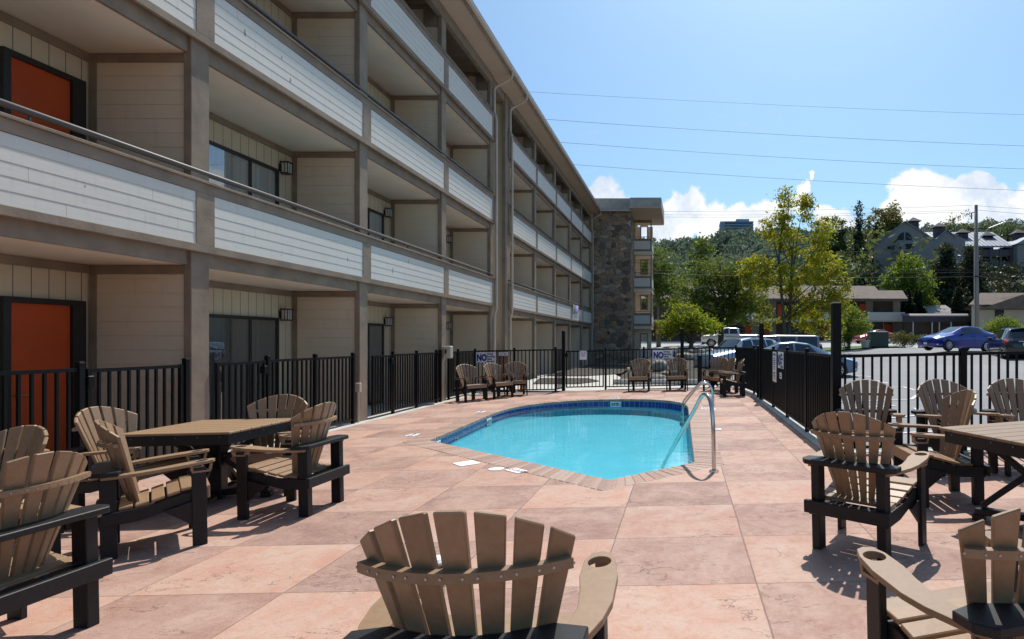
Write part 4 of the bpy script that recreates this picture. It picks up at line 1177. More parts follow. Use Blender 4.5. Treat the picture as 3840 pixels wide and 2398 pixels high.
tree('maple_tree', 'small yellow green maple next to the stair wing', .35, 40, 4.4,
     [(-.3, 0, 3.0, 1.1, 1.1, .8, 1), (-1.1, 0, 2.2, 1.0, 1., .7, 1), (.7, 0, 2.3, .9, 1., .7, .9), (1.4, 0, 2.1, .7, .8, .5, .6), (0, 0, 2.3, 1.0, 1., .6, .7), (-1.5, 0, 1.9, .6, .7, .4, .4)],
     .12, 4200, L_yel, 21, ((.35, 0),), .16, cl=.28, zb=.55, base_h=2.2)
tree('oak_tree', 'broad dark green tree beside the yellow maple and stair wing', 3.0, 48, 8.2,
     [(-.2, 0, 6.9, 2.0, 1.8, 1.1, 1.4), (-2.4, 0, 5.8, 1.7, 1.6, 1.2, 1.2), (1.6, 0, 5.9, 1.5, 1.5, 1.2, 1.1), (0, 0, 5.2, 2.4, 2., 1.4, 1.8), (-2.8, 0, 4.2, 1.6, 1.5, 1.1, 1.), (2.2, 0, 4.2, 1.5, 1.5, 1.1, 1.1), (-.4, 0, 3.8, 2.2, 1.8, 1.1, 1.4), (2.0, 0, 3.2, 1.0, 1.2, .7, .5), (-2.4, .5, 2.9, 1.5, 1.2, .9, .8), (.2, 0, 3.0, 1.5, 1.4, .6, .8)],
     .15, 12500, L_grn, 31, ((.15, 0),), .24, cl=.32)
tree('oak_tree', 'green tree standing behind the stair wing railings', -2.4, 58, 10.2,
     [(0, 0, 8.6, 1.7, 1.6, 1.4, 1.), (-1.5, 0, 7.2, 1.6, 1.5, 1.4, 1.), (.9, 0, 6.8, 1.5, 1.5, 1.4, 1.), (0, 0, 5.4, 2.0, 1.8, 1.4, 1.)], .2, 4500, L_grn, 41, ((0, 0),), .2, cl=.42)
tree('oak_tree', 'slender mid green tree poking above the broad dark green tree', 2.2, 64, 12,
     [(0, 0, 10.4, .9, .9, 1.6, 1.), (-.6, 0, 8.5, 1.4, 1.3, 1.5, 1.), (.9, 0, 7.4, 1.5, 1.4, 1.3, 1.)], .22, 2600, L_grn, 42, ((0, 0),), .18, cl=.42)
tree('maple_tree', 'small bright green tree behind the tall fence post on the right', 13.6, 48.5, 3.9,
     [(.1, 0, 3.0, 1.1, 1., .7, 1.), (.9, 0, 2.3, .9, .9, .6, .8), (-.6, 0, 2.0, .8, .8, .7, .7), (.3, 0, 1.5, .7, .7, .4, .4)], .13, 2200, L_brt, 51, ((0, 0),), .1, cl=.26)
tree('maple_tree', 'round bright green tree below the hillside hotel', 32.6, 86, 10.5,
     [(0, 0, 10.2, 2.2, 2.2, 1.7, 1.0), (-1.4, 0, 8.2, 2.2, 2.2, 2.0, 1.1), (1.7, 0, 8.0, 2.2, 2.2, 2.0, 1.1), (0, 0, 6.0, 3.2, 2.6, 2.0, 1.5), (-2.6, 0, 4.4, 1.9, 1.6, 1.5, .8), (2.6, 0, 4.2, 1.8, 1.6, 1.6, .9), (0, 0, 3.0, 2.8, 2.2, 1.4, .9)], .24, 15000, L_brt, 61, ((0, 0),), .25, cl=.42, zb=2.2)
tree('bush', 'green bush at the foot of the hillside hotel gable', 33.0, 96, 5,
     [(0, 0, 2.6, 2.6, 2., 1.7, 1.), (-2, 0, 1.4, 2., 1.8, 1.3, .8), (2, 0, 1.6, 2., 1.8, 1.3, .8)], .26, 3800, L_mid, 62, ((0, 0),), .12, cl=.5, cat='bush')
tree('spruce_tree', 'dark ragged evergreen in front of the hillside hotel, left one', 42.6, 96, 15,
     [(0, 0, 13.0, .9, .9, 1.5, .5), (0, 0, 10.5, 1.8, 1.6, 1.7, .9), (.3, 0, 8.0, 2.3, 2., 1.6, 1.1), (-.6, 0, 5.5, 2.6, 2.2, 1.7, 1.2), (.8, 0, 3.0, 2.8, 2.2, 1.8, 1.2)], .3, 6500, L_drk, 71, ((.2, 0),), .25, cl=.55, zb=3.0)
tree('spruce_tree', 'dark ragged evergreen in front of the hillside hotel, right one', 47.3, 97, 14.5,
     [(0, 0, 12.6, 1.0, .9, 1.5, .5), (0, 0, 10.2, 1.9, 1.6, 1.7, .9), (-.3, 0, 7.6, 2.3, 2., 1.6, 1.1), (.5, 0, 5.0, 2.6, 2.2, 1.7, 1.2), (-.8, 0, 2.6, 2.8, 2.2, 1.8, 1.2)], .3, 6500, L_drk, 72, ((-.2, 0),), .25, cl=.55, zb=3.0)
def thuja(label, x, y, h, r, seed, group='columnar evergreens behind the red doors motel'):
    rng = np.random.default_rng(seed); t = empty('thuja_tree', label, 'tree', (x, y, hz(x, y)-.1), 0, group)
    n = 3200; u = rng.uniform(0, 1, n); a = rng.uniform(0, 2*PI, n); rr = r*np.sqrt(np.clip(1-u**3.2, 0, 1))*(.78+.22*np.sin(a*3+u*9))*rng.uniform(.75, 1.05, n)
    P = np.stack([rr*np.cos(a), rr*np.sin(a), .2+u*(h-.2)], -1); Vv, F = quads(P, .22, rng)
    arr_mesh('crown', Vv, F, L_drk, t)
    MB().tube([(0, 0, -.1), (0, 0, h*.8)], [.12, .05], 6).build('trunk', M['bark'], t)
for i, (px, dy, h, r, lab) in enumerate([(2139, 0, 3.6, .62, 'leftmost columnar evergreen of the cluster right of the balcony motel'), (2147, .8, 3.8, .62, 'second columnar evergreen from the left in the cluster'), (2158, -.5, 2.6, .75, 'short columnar evergreen in the middle of the cluster'),
                                         (2167, .6, 3.7, .62, 'tall columnar evergreen right of the short one in the cluster'), (2175, 0, 3.6, .6, 'fifth columnar evergreen from the left in the cluster'), (2184, -.4, 2.2, .65, 'low columnar evergreen at the right end of the cluster'),
                                         (2266, 0, 3.9, 1.0, 'thick columnar evergreen left of the utility pole'), (2286, -.3, 2.2, .65, 'small columnar evergreen just left of the utility pole')]):
    Y = 79+dy; thuja(lab, (px-1615)*Y/1400, Y, h*1.72+.5, r*.95, 80+i)
# hilltop trees
def far_tree(name, label, px, top, Y, w, mat, seed, zb, n=3000, leaf=.42, dens=1.):
    x = (px-1615)*Y/1400; h = 1.5+(808-top)*Y/1400-zb; w = w*Y/1400/2
    bl = [(0, 0, h*.84, w*.55, w*.5, h*.13, .8), (-w*.45, 0, h*.68, w*.55, w*.5, h*.15, 1.), (w*.45, 0, h*.68, w*.55, w*.5, h*.15, 1.), (0, 0, h*.55, w*.85, w*.6, h*.15, 1.2), (-w*.2, 0, h*.38, w*.8, w*.6, h*.13, 1.)]
    return tree(name, label, x, Y, h, bl, leaf, n, mat, seed, ((0, 0),), .3, zb=zb, cl=.75*Y/140)
far_tree('oak_tree', 'large golden green tree left of the hotel gable', 2075, 488, 132, 80, L_gold, 91, 12, 4200)
far_tree('oak_tree', 'large golden tree touching the hotel gable apex', 2110, 478, 134, 80, L_gold, 92, 12, 4200)
far_tree('oak_tree', 'open greyish green tree on the hill behind the maple', 1985, 496, 138, 70, L_mid, 93, 10, 2600)
far_tree('oak_tree', 'dense greyish tree on the hill just right of the maple', 1953, 524, 136, 70, L_mid, 94, 9, 2600)
far_tree('oak_tree', 'dark green tree standing behind the dark spire on the hill', 2032, 540, 128, 60, L_mid, 95, 10, 2200)
t = tree('spruce_tree', 'narrow dark spire tree on the hill left of the hotel', (2031-1615)*118/1400, 118, 18, [(0, 0, 22.5, .5, .5, 3., .5), (0, 0, 17, 1.1, 1, 3., 1.), (0, 0, 11, 1.7, 1.5, 3.5, 1.6), (0, 0, 5.5, 2.2, 1.8, 3., 1.6)], .36, 4200, L_drk, 96, ((0, 0),), .25, zb=4, cl=.5)
for i, (px, top, Y, w, lab) in enumerate([(2253, 508, 150, 44, 'open pale green tree on the skyline left of the utility pole'), (2284, 500, 150, 40, 'tall thin tree on the skyline touching the utility pole'), (2340, 508, 155, 55, 'round tree on the skyline right of the utility pole'),
                                          (2382, 510, 157, 55, 'round tree on the skyline above the metal roof'), (2420, 524, 155, 50, 'tree on the skyline at the right edge'), (2310, 530, 150, 40, 'low tree on the skyline behind the utility pole')]):
    far_tree('oak_tree', lab, px, top, Y, w, L_mid, 100+i, 13, 1900, .4)
for i, (px, top, Y, w, lab) in enumerate([(1985, 585, 112, 60, 'shaded hillside tree right of the maple, lower slope')]):
    far_tree('oak_tree', lab, px, top, Y, w, L_mid, 120+i, 4, 1800, .32)
# far woods (one mass on the ridge)
def woods(name, label, xr, yr, n, h, leaf, mat, seed, per=60):
    rng = np.random.default_rng(seed)
    X = rng.uniform(*xr, n); Y = rng.uniform(*yr, n); Z = hill_z(X, Y); H = h*rng.uniform(.6, 1.25, n); Wd = H*rng.uniform(.25, .42, n)
    d = rng.normal(size=(n, per, 3)); d /= np.linalg.norm(d, axis=2)[:, :, None]; d *= rng.uniform(.6, 1.05, (n, per))[:, :, None]
    P = np.stack([X[:, None]+d[:, :, 0]*Wd[:, None], Y[:, None]+d[:, :, 1]*Wd[:, None], Z[:, None]+H[:, None]*(.55+.45*d[:, :, 2])], -1).reshape(-1, 3)
    Vv, F = quads(P, leaf, rng); o = arr_mesh(name, Vv, F, mat, kind='stuff'); tag(o, label, 'woods'); return o
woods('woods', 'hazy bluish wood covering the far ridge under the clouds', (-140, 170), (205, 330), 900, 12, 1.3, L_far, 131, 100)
woods('woods', 'hazy wood on the highest ridge in front of the tall tower', (-260, 420), (540, 640), 620, 11, 2.2, leaf_mat('haze tinted far leaves', [(.085, .13, .14), (.11, .16, .15)], .2), 132, 50)  # blue haze of distance put into the leaf colour
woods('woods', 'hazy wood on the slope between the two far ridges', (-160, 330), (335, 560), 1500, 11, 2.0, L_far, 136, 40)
woods('woods', 'wood filling the valley slope behind the far motel', (-70, 42), (100, 190), 260, 11, .8, L_mid, 133, 90)
woods('woods', 'dark undergrowth on the bank below the hillside hotel', (40, 64), (91, 101), 130, 4.2, .3, L_drk, 134, 70)
# ivy bank and bushes
rng = np.random.default_rng(5); X = rng.uniform(22, 36, 7000); Y = rng.uniform(84, 108, 7000)
Vv, F = quads(np.stack([X, Y, hill_z(X, Y)+rng.uniform(0, .5, 7000)], -1), .34, rng)
tag(arr_mesh('ivy', Vv, F, leaf_mat('ivy leaves', [(.05, .12, .03), (.09, .19, .045), (.12, .22, .06)], .4), kind='stuff'), 'bright green ivy covering the bank left of the hotel', 'ivy')
def bush(label, x, y, bl, leaf, n, mat, seed, flowers=0, group=None):
    rng = np.random.default_rng(seed); z = float(lot_z(x, y)); t = empty('bush', label, 'bush', (x, y, z), 0, group)
    B = np.array(bl, float); k = rng.integers(len(B), size=n); d = rng.normal(size=(n, 3)); d /= np.linalg.norm(d, axis=1)[:, None]
    P = B[k, :3]+d*B[k, 3:6]*rng.uniform(.55, 1.06, n)[:, None]*(1+.12*np.sin(d[:, :1]*7+k[:, None]))
    P = P[P[:, 2] > 0]
    Vv, F = quads(P, leaf, rng); arr_mesh('crown', Vv, F, mat, t)
    if flowers:
        d = rng.normal(size=(flowers, 3)); d[:, 2] = abs(d[:, 2]); d /= np.linalg.norm(d, axis=1)[:, None]; k = rng.integers(len(B), size=flowers)
        Vv, F = quads(B[k, :3]+d*B[k, 3:6]*1.04, .075, rng); arr_mesh('blossoms', Vv, F, simple('red rose petals', (.5, .03, .03), .6, .2, 5), t)
    s = MB()
    for i in range(7):
        a = 2*PI*i/7; e = B[i % len(B)]
        s.tube([(math.cos(a)*.1, math.sin(a)*.1, 0), (e[0]*.5+math.cos(a)*.2, e[1]*.5+math.sin(a)*.2, e[2])], [.03, .01], 5)
    s.build('stems', M['bark'], t)
bush('big rounded bright green bush beside the utility pole', 26.8, 49.5, [(-.6, 0, 1.3, 1.2, 1.2, 1.25), (.7, 0, 1.2, 1.2, 1.2, 1.2), (0, 0, 1.6, 1.1, 1.1, 1.1), (-1.1, .2, .9, .8, .9, .9), (1.5, 0, .9, .8, .9, .9)], .10, 9000, L_brt, 141)
bush('green bush at the right edge beyond the black car', 30.3, 50.5, [(0, 0, .9, 1.4, 1.2, 1.0), (1.2, 0, .9, 1.2, 1.1, .9)], .10, 3000, L_brt, 142)
rose = leaf_mat('rose leaves', [(.05, .075, .02), (.09, .11, .035), (.16, .13, .07)], .35)
bush('red flowering rose bush right of the green utility box', 18.5, 49.6, [(-.3, 0, .75, .75, .6, .65), (.5, 0, .65, .7, .6, .55)], .075, 2400, rose, 143, 60)
bush('rose bush with few flowers in front of the blue car', 20.0, 49.2, [(0, 0, .6, .75, .6, .55), (.6, 0, .5, .5, .5, .42)], .075, 1900, rose, 144, 22)
bush('clipped shrub at the trunk of the small bright green tree', 13.4, 48.6, [(0, 0, .6, .45, .4, .6), (.1, 0, 1.1, .35, .3, .5)], .08, 1100, L_grn, 145)

# ------------------------------------------------------------------ background buildings
def bmo(root):
    return lambda b, name, mat, parent=None, **k: b.build(name, M[mat] if isinstance(mat, str) else mat, parent or root, **k)
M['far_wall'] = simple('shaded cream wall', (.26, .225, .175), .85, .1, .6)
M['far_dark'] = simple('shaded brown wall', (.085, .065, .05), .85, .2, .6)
M['far_white'] = simple('far cream balcony', (.50, .47, .41), .8, .06, 1)
Y0 = 75; G0 = 1.58
PX = lambda px, Y: (px-1615)*Y/1400
PZ = lambda py, Y: 1.5-(py-808)*Y/1400
mt = empty('motel_building', 'two storey motel with brown roof, red doors and cream balconies across the road', 'motel'); f = bmo(mt)
X1 = PX(2133, Y0)
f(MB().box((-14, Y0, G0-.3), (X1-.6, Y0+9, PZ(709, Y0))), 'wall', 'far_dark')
rf = MB()
e0, r0 = PZ(709, Y0)-.05, PZ(676, 80)
xa, xb = -16, PX(2068, 80)
rf.hexa([(xa, Y0-2.4, e0), (PX(2092, Y0-2.4), Y0-2.4, e0), (PX(2092, Y0-2.4), Y0+12, e0), (xa, Y0+12, e0)], [(xa, Y0+5, r0-.05), (xb, Y0+5, r0-.05), (xb, Y0+5.1, r0), (xa, Y0+5.1, r0)])
rfo = f(rf, 'roof', 'roof_brown')
r2 = PZ(688, 78)
rf = MB().hexa([(PX(2060, Y0-2.6), Y0-2.6, e0-.03), (PX(2147, Y0-2.6), Y0-2.6, e0-.03), (PX(2147, Y0-2.6), Y0+8, e0-.03), (PX(2060, Y0-2.6), Y0+8, e0-.03)], [(PX(2062, 78), Y0+2.5, r2), (PX(2130, 78), Y0+2.5, r2), (PX(2130, 78), Y0+2.7, r2), (PX(2062, 78), Y0+2.7, r2)])
f(rf, 'hip_roof', 'roof_brown')
fa = MB().box((xa, Y0-2.5, e0-.30), (PX(2040, Y0), Y0-2.35, e0+.02)); fa.box((PX(2040, Y0)+.01, Y0-2.7, e0-.33), (PX(2146, Y0-2.6), Y0-2.55, e0-.01)); f(fa, 'eave_board', 'far_dark')
f(MB().box((-14, Y0-1.9, PZ(760, Y0)-.12), (PX(2140, Y0), Y0-.01, PZ(760, Y0)+.12)), 'walkway_slab', 'far_white')
zf_ = PZ(760, Y0)+.12
for a, b in [(1600, 1660), (1763, 1822), (1935, 1963), (2051, 2139)]:
    f(MB().box((PX(a, Y0-2), Y0-2.05, zf_-.1), (PX(b, Y0-2), Y0-1.92, zf_+.92)), 'balcony_panel', 'far_white')
def opening(x0, x1, z0, z1, name, mat, par=None):
    o = f(MB().box((PX(x0, Y0), Y0-.06, z0), (PX(x1, Y0), Y0-.003, z1)), name, mat)
    fr = MB(); 
    for a, b in (((PX(x0, Y0)-.08, Y0-.1, z0), (PX(x0, Y0)-.001, Y0-.004, z1+.08)), ((PX(x1, Y0)+.001, Y0-.1, z0), (PX(x1, Y0)+.08, Y0-.004, z1+.08)), ((PX(x0, Y0), Y0-.1, z1+.001), (PX(x1, Y0), Y0-.004, z1+.08))): fr.box(a, b)
    f(fr, name+'_frame', 'dark_frame', o)
    if name == 'window':
        mu = MB()
        for t_ in (.33, .66): mu.box((PX(x0+(x1-x0)*t_, Y0)-.03, Y0-.08, z0), (PX(x0+(x1-x0)*t_, Y0)+.03, Y0-.061, z1))
        for t_ in (.33, .66): mu.box((PX(x0, Y0), Y0-.085, z0+(z1-z0)*t_-.02), (PX(x1, Y0), Y0-.0805, z0+(z1-z0)*t_+.02))
        f(mu, 'muntins', 'far_wall', o)
for a, b in [(1548, 1563), (1761, 1779), (1807, 1820), (1945, 1959), (2036, 2050), (2091, 2109), (1640, 1652)]: opening(a, b, G0+.05, G0+2.1, 'door', 'red_door')
for a, b in [(1790, 1803), (1838, 1850), (2032, 2050), (1900, 1914)]: opening(a, b, zf_, zf_+2.05, 'door', 'red_door')
for a, b in [(1578, 1632), (1995, 2030), (1965, 1990), (1700, 1755), (1850, 1890)]: opening(a, b, G0+.5, G0+2.0, 'window', 'far_glass')
for a, b in [(2018, 2030), (1855, 1890), (1925, 1945), (1740, 1760)]: opening(a, b, zf_+.1, zf_+2.0, 'window', 'far_glass')
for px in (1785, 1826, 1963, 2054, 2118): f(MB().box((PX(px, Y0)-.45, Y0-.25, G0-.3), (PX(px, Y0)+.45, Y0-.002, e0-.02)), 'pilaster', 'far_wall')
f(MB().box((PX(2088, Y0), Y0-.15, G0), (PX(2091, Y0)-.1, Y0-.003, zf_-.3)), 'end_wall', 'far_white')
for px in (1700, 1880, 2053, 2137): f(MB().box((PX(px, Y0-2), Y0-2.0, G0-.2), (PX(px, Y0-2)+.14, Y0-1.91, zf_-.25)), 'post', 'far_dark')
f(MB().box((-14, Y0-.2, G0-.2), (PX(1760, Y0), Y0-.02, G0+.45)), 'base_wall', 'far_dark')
# covered walk with dark awning, low roof behind, house at the right
aw = empty('awning', 'long dark purple awning over a covered walk right of the motel', 'awning'); f = bmo(aw)
Y1 = 71; n = 10; xA, xB = PX(2133, Y1), PX(2308, Y1); z1, z2 = PZ(741, Y1), PZ(762, Y1)
pr = [(Y1+1.2*(1-math.sin(PI/2*i/n)) if i else Y1+1.3, z1+.0-(z1-z2)*.5*(1-math.cos(PI/2*i/n))) for i in range(n+1)]+[(Y1, z2)]
f(MB().extrude(pr, xA, xB, 'x'), 'canopy', simple('dark purple awning cloth', (.035, .025, .035), .55, .15, .8), smooth=False, fix=False)
for px in (2160, 2205, 2222, 2250, 2300): f(MB().box((PX(px, Y1)-.06, Y1+.1, G0-.3), (PX(px, Y1)+.06, Y1+.22, z2+.3)), 'post', 'far_white')
f(MB().box((xA, Y1+2.2, G0-.3), (xB, Y1+2.4, z1-.2)), 'back_wall', 'far_dark')
f(MB().box((PX(2200, Y1), Y1-.6, G0-.1), (PX(2300, Y1), Y1-.5, G0+.9)), 'railing_panel', simple('faded red panel', (.25, .08, .06), .7, .5, 2))
hs = empty('house', 'low grey roofed building behind the awning', 'house'); f = bmo(hs)
f(MB().box((PX(2186, 82), 82, 1.5), (PX(2258, 82), 88, PZ(738, 82))), 'wall', 'far_wall')
f(MB().hexa([(PX(2184, 82), 81.5, PZ(742, 82)), (PX(2260, 82), 81.5, PZ(742, 82)), (PX(2260, 82), 89, PZ(742, 82)), (PX(2184, 82), 89, PZ(742, 82))], [(PX(2186, 82), 85, PZ(722, 85)), (PX(2258, 82), 85, PZ(722, 85)), (PX(2258, 82), 85.1, PZ(722, 85)), (PX(2186, 82), 85.1, PZ(722, 85))]), 'roof', simple('pale grey roof', (.27, .24, .22), .9, .15, 1))
hs = empty('house', 'cream house with low brown gable roofs at the right edge', 'house'); f = bmo(hs); Y2 = 68
f(MB().hexa([(PX(2297, Y2), Y2, 1.2), (PX(2520, Y2), Y2, 1.2), (PX(2520, Y2), Y2+8, 1.2), (PX(2297, Y2+8), Y2+8, 1.2)], [(PX(2297, Y2), Y2, PZ(722, Y2)), (PX(2520, Y2), Y2, PZ(722, Y2)), (PX(2520, Y2), Y2+8, PZ(722, Y2)), (PX(2297, Y2+8), Y2+8, PZ(722, Y2))]), 'wall', simple('cream house wall', (.50, .45, .34), .8, .06, .6))
za, zb_ = PZ(722, Y2), PZ(693, Y2+4)
f(MB().hexa([(PX(2280, Y2), Y2-1, za), (PX(2540, Y2), Y2-1, za), (PX(2540, Y2), Y2+10, za), (PX(2282, Y2+10), Y2+10, za)], [(PX(2318, Y2+4), Y2+4, zb_), (PX(2540, Y2+4), Y2+4, zb_), (PX(2540, Y2+4), Y2+4.1, zb_), (PX(2318, Y2+4), Y2+4.1, zb_)]), 'roof', 'roof_brown')
gx = PX(2412, Y2-2)
f(MB().hexa([(PX(2312, Y2-2), Y2-2.6, PZ(731, Y2-2)), (gx+5.2, Y2-2.6, PZ(731, Y2-2)), (gx+5.2, Y2+4, PZ(731, Y2-2)), (PX(2312, Y2+4), Y2+4, PZ(731, Y2-2))], [(gx-.1, Y2-2.6, PZ(698, Y2-2)), (gx+.1, Y2-2.6, PZ(698, Y2-2)), (gx+.1, Y2+4, PZ(698, Y2-2)), (gx-.1, Y2+4, PZ(698, Y2-2))]), 'gable_roof', 'roof_brown')
f(MB().box((PX(2352, Y2), Y2-.05, PZ(750, Y2)), (PX(2373, Y2), Y2-.004, PZ(728, Y2))), 'window', 'dark_frame')
# hillside hotel
ht = empty('hotel_building', 'large grey hotel with gables, arched window and metal roof on the hill', 'hotel'); f = bmo(ht)
Y3 = 110; hw_ = simple('grey hotel stucco', (.27, .24, .235), .9, .06, .3); dk = simple('dark hotel balconies', (.055, .05, .055), .8, .35, .35)
ax, az = PX(2139, Y3), PZ(526, Y3); lx0, lz = PX(2068, Y3), PZ(578, Y3); rx0 = PX(2206, Y3); rz0 = PZ(580, Y3)
b = MB(); out = [(lx0, 6), (rx0+6, 6), (rx0+6, PZ(566, Y3)), (PX(2238, Y3), PZ(546, Y3)), (PX(2212, Y3), PZ(566, Y3)), (ax, az), (lx0, lz)]
b.prism(out, Y3, Y3+.5, lambda x, z, y: (x, y, z)); f(b, 'gable_wall', hw_)
b = MB()
for (p0, q0, p1, q1, dep, up) in ((lx0-.3, lz-.25, ax, az+.02, 16, 0.), (ax, az+.02, rx0+.2, rz0+.9, 20, .9), (PX(2216, Y3), PZ(562, Y3), PX(2238, Y3), PZ(545, Y3), 10, .0), (PX(2238, Y3), PZ(545, Y3), PX(2258, Y3), PZ(562, Y3), 10, .0)):
    b.hexa([(p0, Y3-.3, q0), (p1, Y3-.3, q1), (p1+dep*.3, Y3+dep, q1+up), (p0+dep*.3, Y3+dep, q0+up)], [(p0, Y3-.3, q0+.2), (p1, Y3-.3, q1+.2), (p1+dep*.3, Y3+dep, q1+up+.2), (p0+dep*.3, Y3+dep, q0+up+.2)])
f(b, 'gable_roof', M['metal_roof'])
cx_, cz_ = PX(2139, Y3), PZ(567, Y3); b = MB()
for s in (-1, 1):
    p = [(cx_+s*.16, cz_-.1)]+[(cx_+s*(.16+1.2*math.cos(a)), cz_-.1+1.45*math.sin(a)) for a in [PI/2*i/8 for i in range(9)]]
    if s < 0: p = p[::-1]
    b.prism(p, Y3-.06, Y3-.004, lambda x, z, y: (x, y, z))
f(b, 'arched_window', 'far_glass')
for (a, c, d, e) in ((2098, 2113, 583, 594), (2141, 2156, 577, 590), (2125, 2136, 597, 605)): f(MB().box((PX(a, Y3), Y3-.08, PZ(e, Y3)), (PX(c, Y3), Y3-.004, PZ(d, Y3))), 'window', 'far_glass')
xw0, xw1 = PX(2262, Y3), PX(2402, Y3); zr = PZ(583, Y3)
f(MB().box((xw0, Y3+3.5, 6), (xw1, Y3+12, zr)), 'wing_wall', dk)
st_ = MB()
for k in range(4):
    zz = PZ(602+29*k, Y3)
    st_.box((xw0, Y3+1.6, zz-.15), (xw1, Y3+3.49, zz+.12)); st_.box((xw0, Y3+1.55, zz+.13), (xw1, Y3+1.65, zz+1.15))
for px in (2262, 2300, 2330, 2352, 2376, 2401): st_.box((PX(px, Y3)-.18, Y3+1.4, 6), (PX(px, Y3)+.18, Y3+1.54, zr))
f(st_, 'balconies', simple('hotel balcony rails', (.10, .09, .10), .8, .2, .5))
for k, px in enumerate((2318, 2364, 2388, 2340)): f(MB().box((PX(px, Y3), Y3+3.40, PZ(600+29*k, Y3)+.2), (PX(px, Y3)+1.4, Y3+3.49, PZ(600+29*k, Y3)+2.0)), 'balcony_window', simple('pale balcony window', (.22, .24, .27), .3, .1, 1))
rp = MB(); zt_ = PZ(553, Y3+9)
rp.hexa([(xw0-6, Y3+1.2, zr+.0), (xw1+.3, Y3+1.2, zr), (xw1+.3, Y3+9, zt_), (xw0-4, Y3+9, zt_)], [(xw0-6, Y3+1.2, zr+.3), (xw1+.3, Y3+1.2, zr+.3), (xw1+.3, Y3+9, zt_+.3), (xw0-4, Y3+9, zt_+.3)])
for x in np.arange(xw0-5.5, xw1, .8): rp.hexa([(x, Y3+1.2, zr+.3), (x+.07, Y3+1.2, zr+.3), (x+.07, Y3+9, zt_+.3), (x, Y3+9, zt_+.3)], [(x, Y3+1.2, zr+.38), (x+.07, Y3+1.2, zr+.38), (x+.07, Y3+9, zt_+.38), (x, Y3+9, zt_+.38)])
f(rp, 'metal_roof', M['metal_roof'])
f(MB().box((PX(2401, Y3)+.35, Y3, 6), (PX(2480, Y3), Y3+14, PZ(574, Y3))), 'end_block', hw_)
f(MB().hexa([(PX(2399, Y3), Y3-.5, PZ(578, Y3)), (PX(2482, Y3), Y3-.5, PZ(578, Y3)), (PX(2482, Y3), Y3+15, PZ(578, Y3)), (PX(2399, Y3), Y3+15, PZ(578, Y3))], [(PX(2438, Y3), Y3-.5, PZ(556, Y3)), (PX(2442, Y3), Y3-.5, PZ(556, Y3)), (PX(2442, Y3), Y3+15, PZ(556, Y3)), (PX(2438, Y3), Y3+15, PZ(556, Y3))]), 'end_roof', M['metal_roof'])
for px, d in ((2159, 531), (2219, 544), (2275, 558), (2334, 565), (2407, 559)):
    Yc = Y3+6; x, z = PX(px, Yc), PZ(d, Yc)-.4
    c = MB().box((x-.8, Yc-.8, z-2.0), (x+.8, Yc+.8, z+.6)); c.hexa([(x-1.25, Yc-1.25, z+.85), (x+1.25, Yc-1.25, z+.85), (x+1.25, Yc+1.25, z+.85), (x-1.25, Yc+1.25, z+.85)], [(x-.1, Yc-.1, z+1.75), (x+.1, Yc-.1, z+1.75), (x+.1, Yc+.1, z+1.75), (x-.1, Yc+.1, z+1.75)])
    for sx in (-.7, .7):
        for sy in (-.7, .7): c.box((x+sx-.08, Yc+sy-.08, z+.6), (x+sx+.08, Yc+sy+.08, z+.86))
    f(c, 'roof_cupola', dk)
# tower block on the ridge
tb_ = empty('tower_block', 'distant hazy blue grey high rise on the wooded ridge', 'tower'); f = bmo(tb_); Y4 = 620
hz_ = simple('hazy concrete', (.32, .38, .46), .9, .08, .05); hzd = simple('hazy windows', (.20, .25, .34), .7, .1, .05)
x0, x1 = PX(1703, Y4), PX(1781, Y4); zt_, z0_ = PZ(524, Y4), PZ(560, Y4)-25
f(MB().box((x0, Y4, z0_), (x0+5, Y4+20, zt_)), 'side_wall', hz_)
f(MB().box((x0+5, Y4+1, z0_), (x1, Y4+20, zt_)), 'wall', hzd)
sl = MB()
for i in range(13):
    z = zt_-i*3.0; sl.box((x0+5, Y4-.8, z-1.3), (x1+.2, Y4+.99, z))
f(sl, 'balconies', hz_)
f(MB().box((x0+17, Y4+3, zt_), (x1-4, Y4+16, PZ(517, Y4))), 'roof_block', hz_)
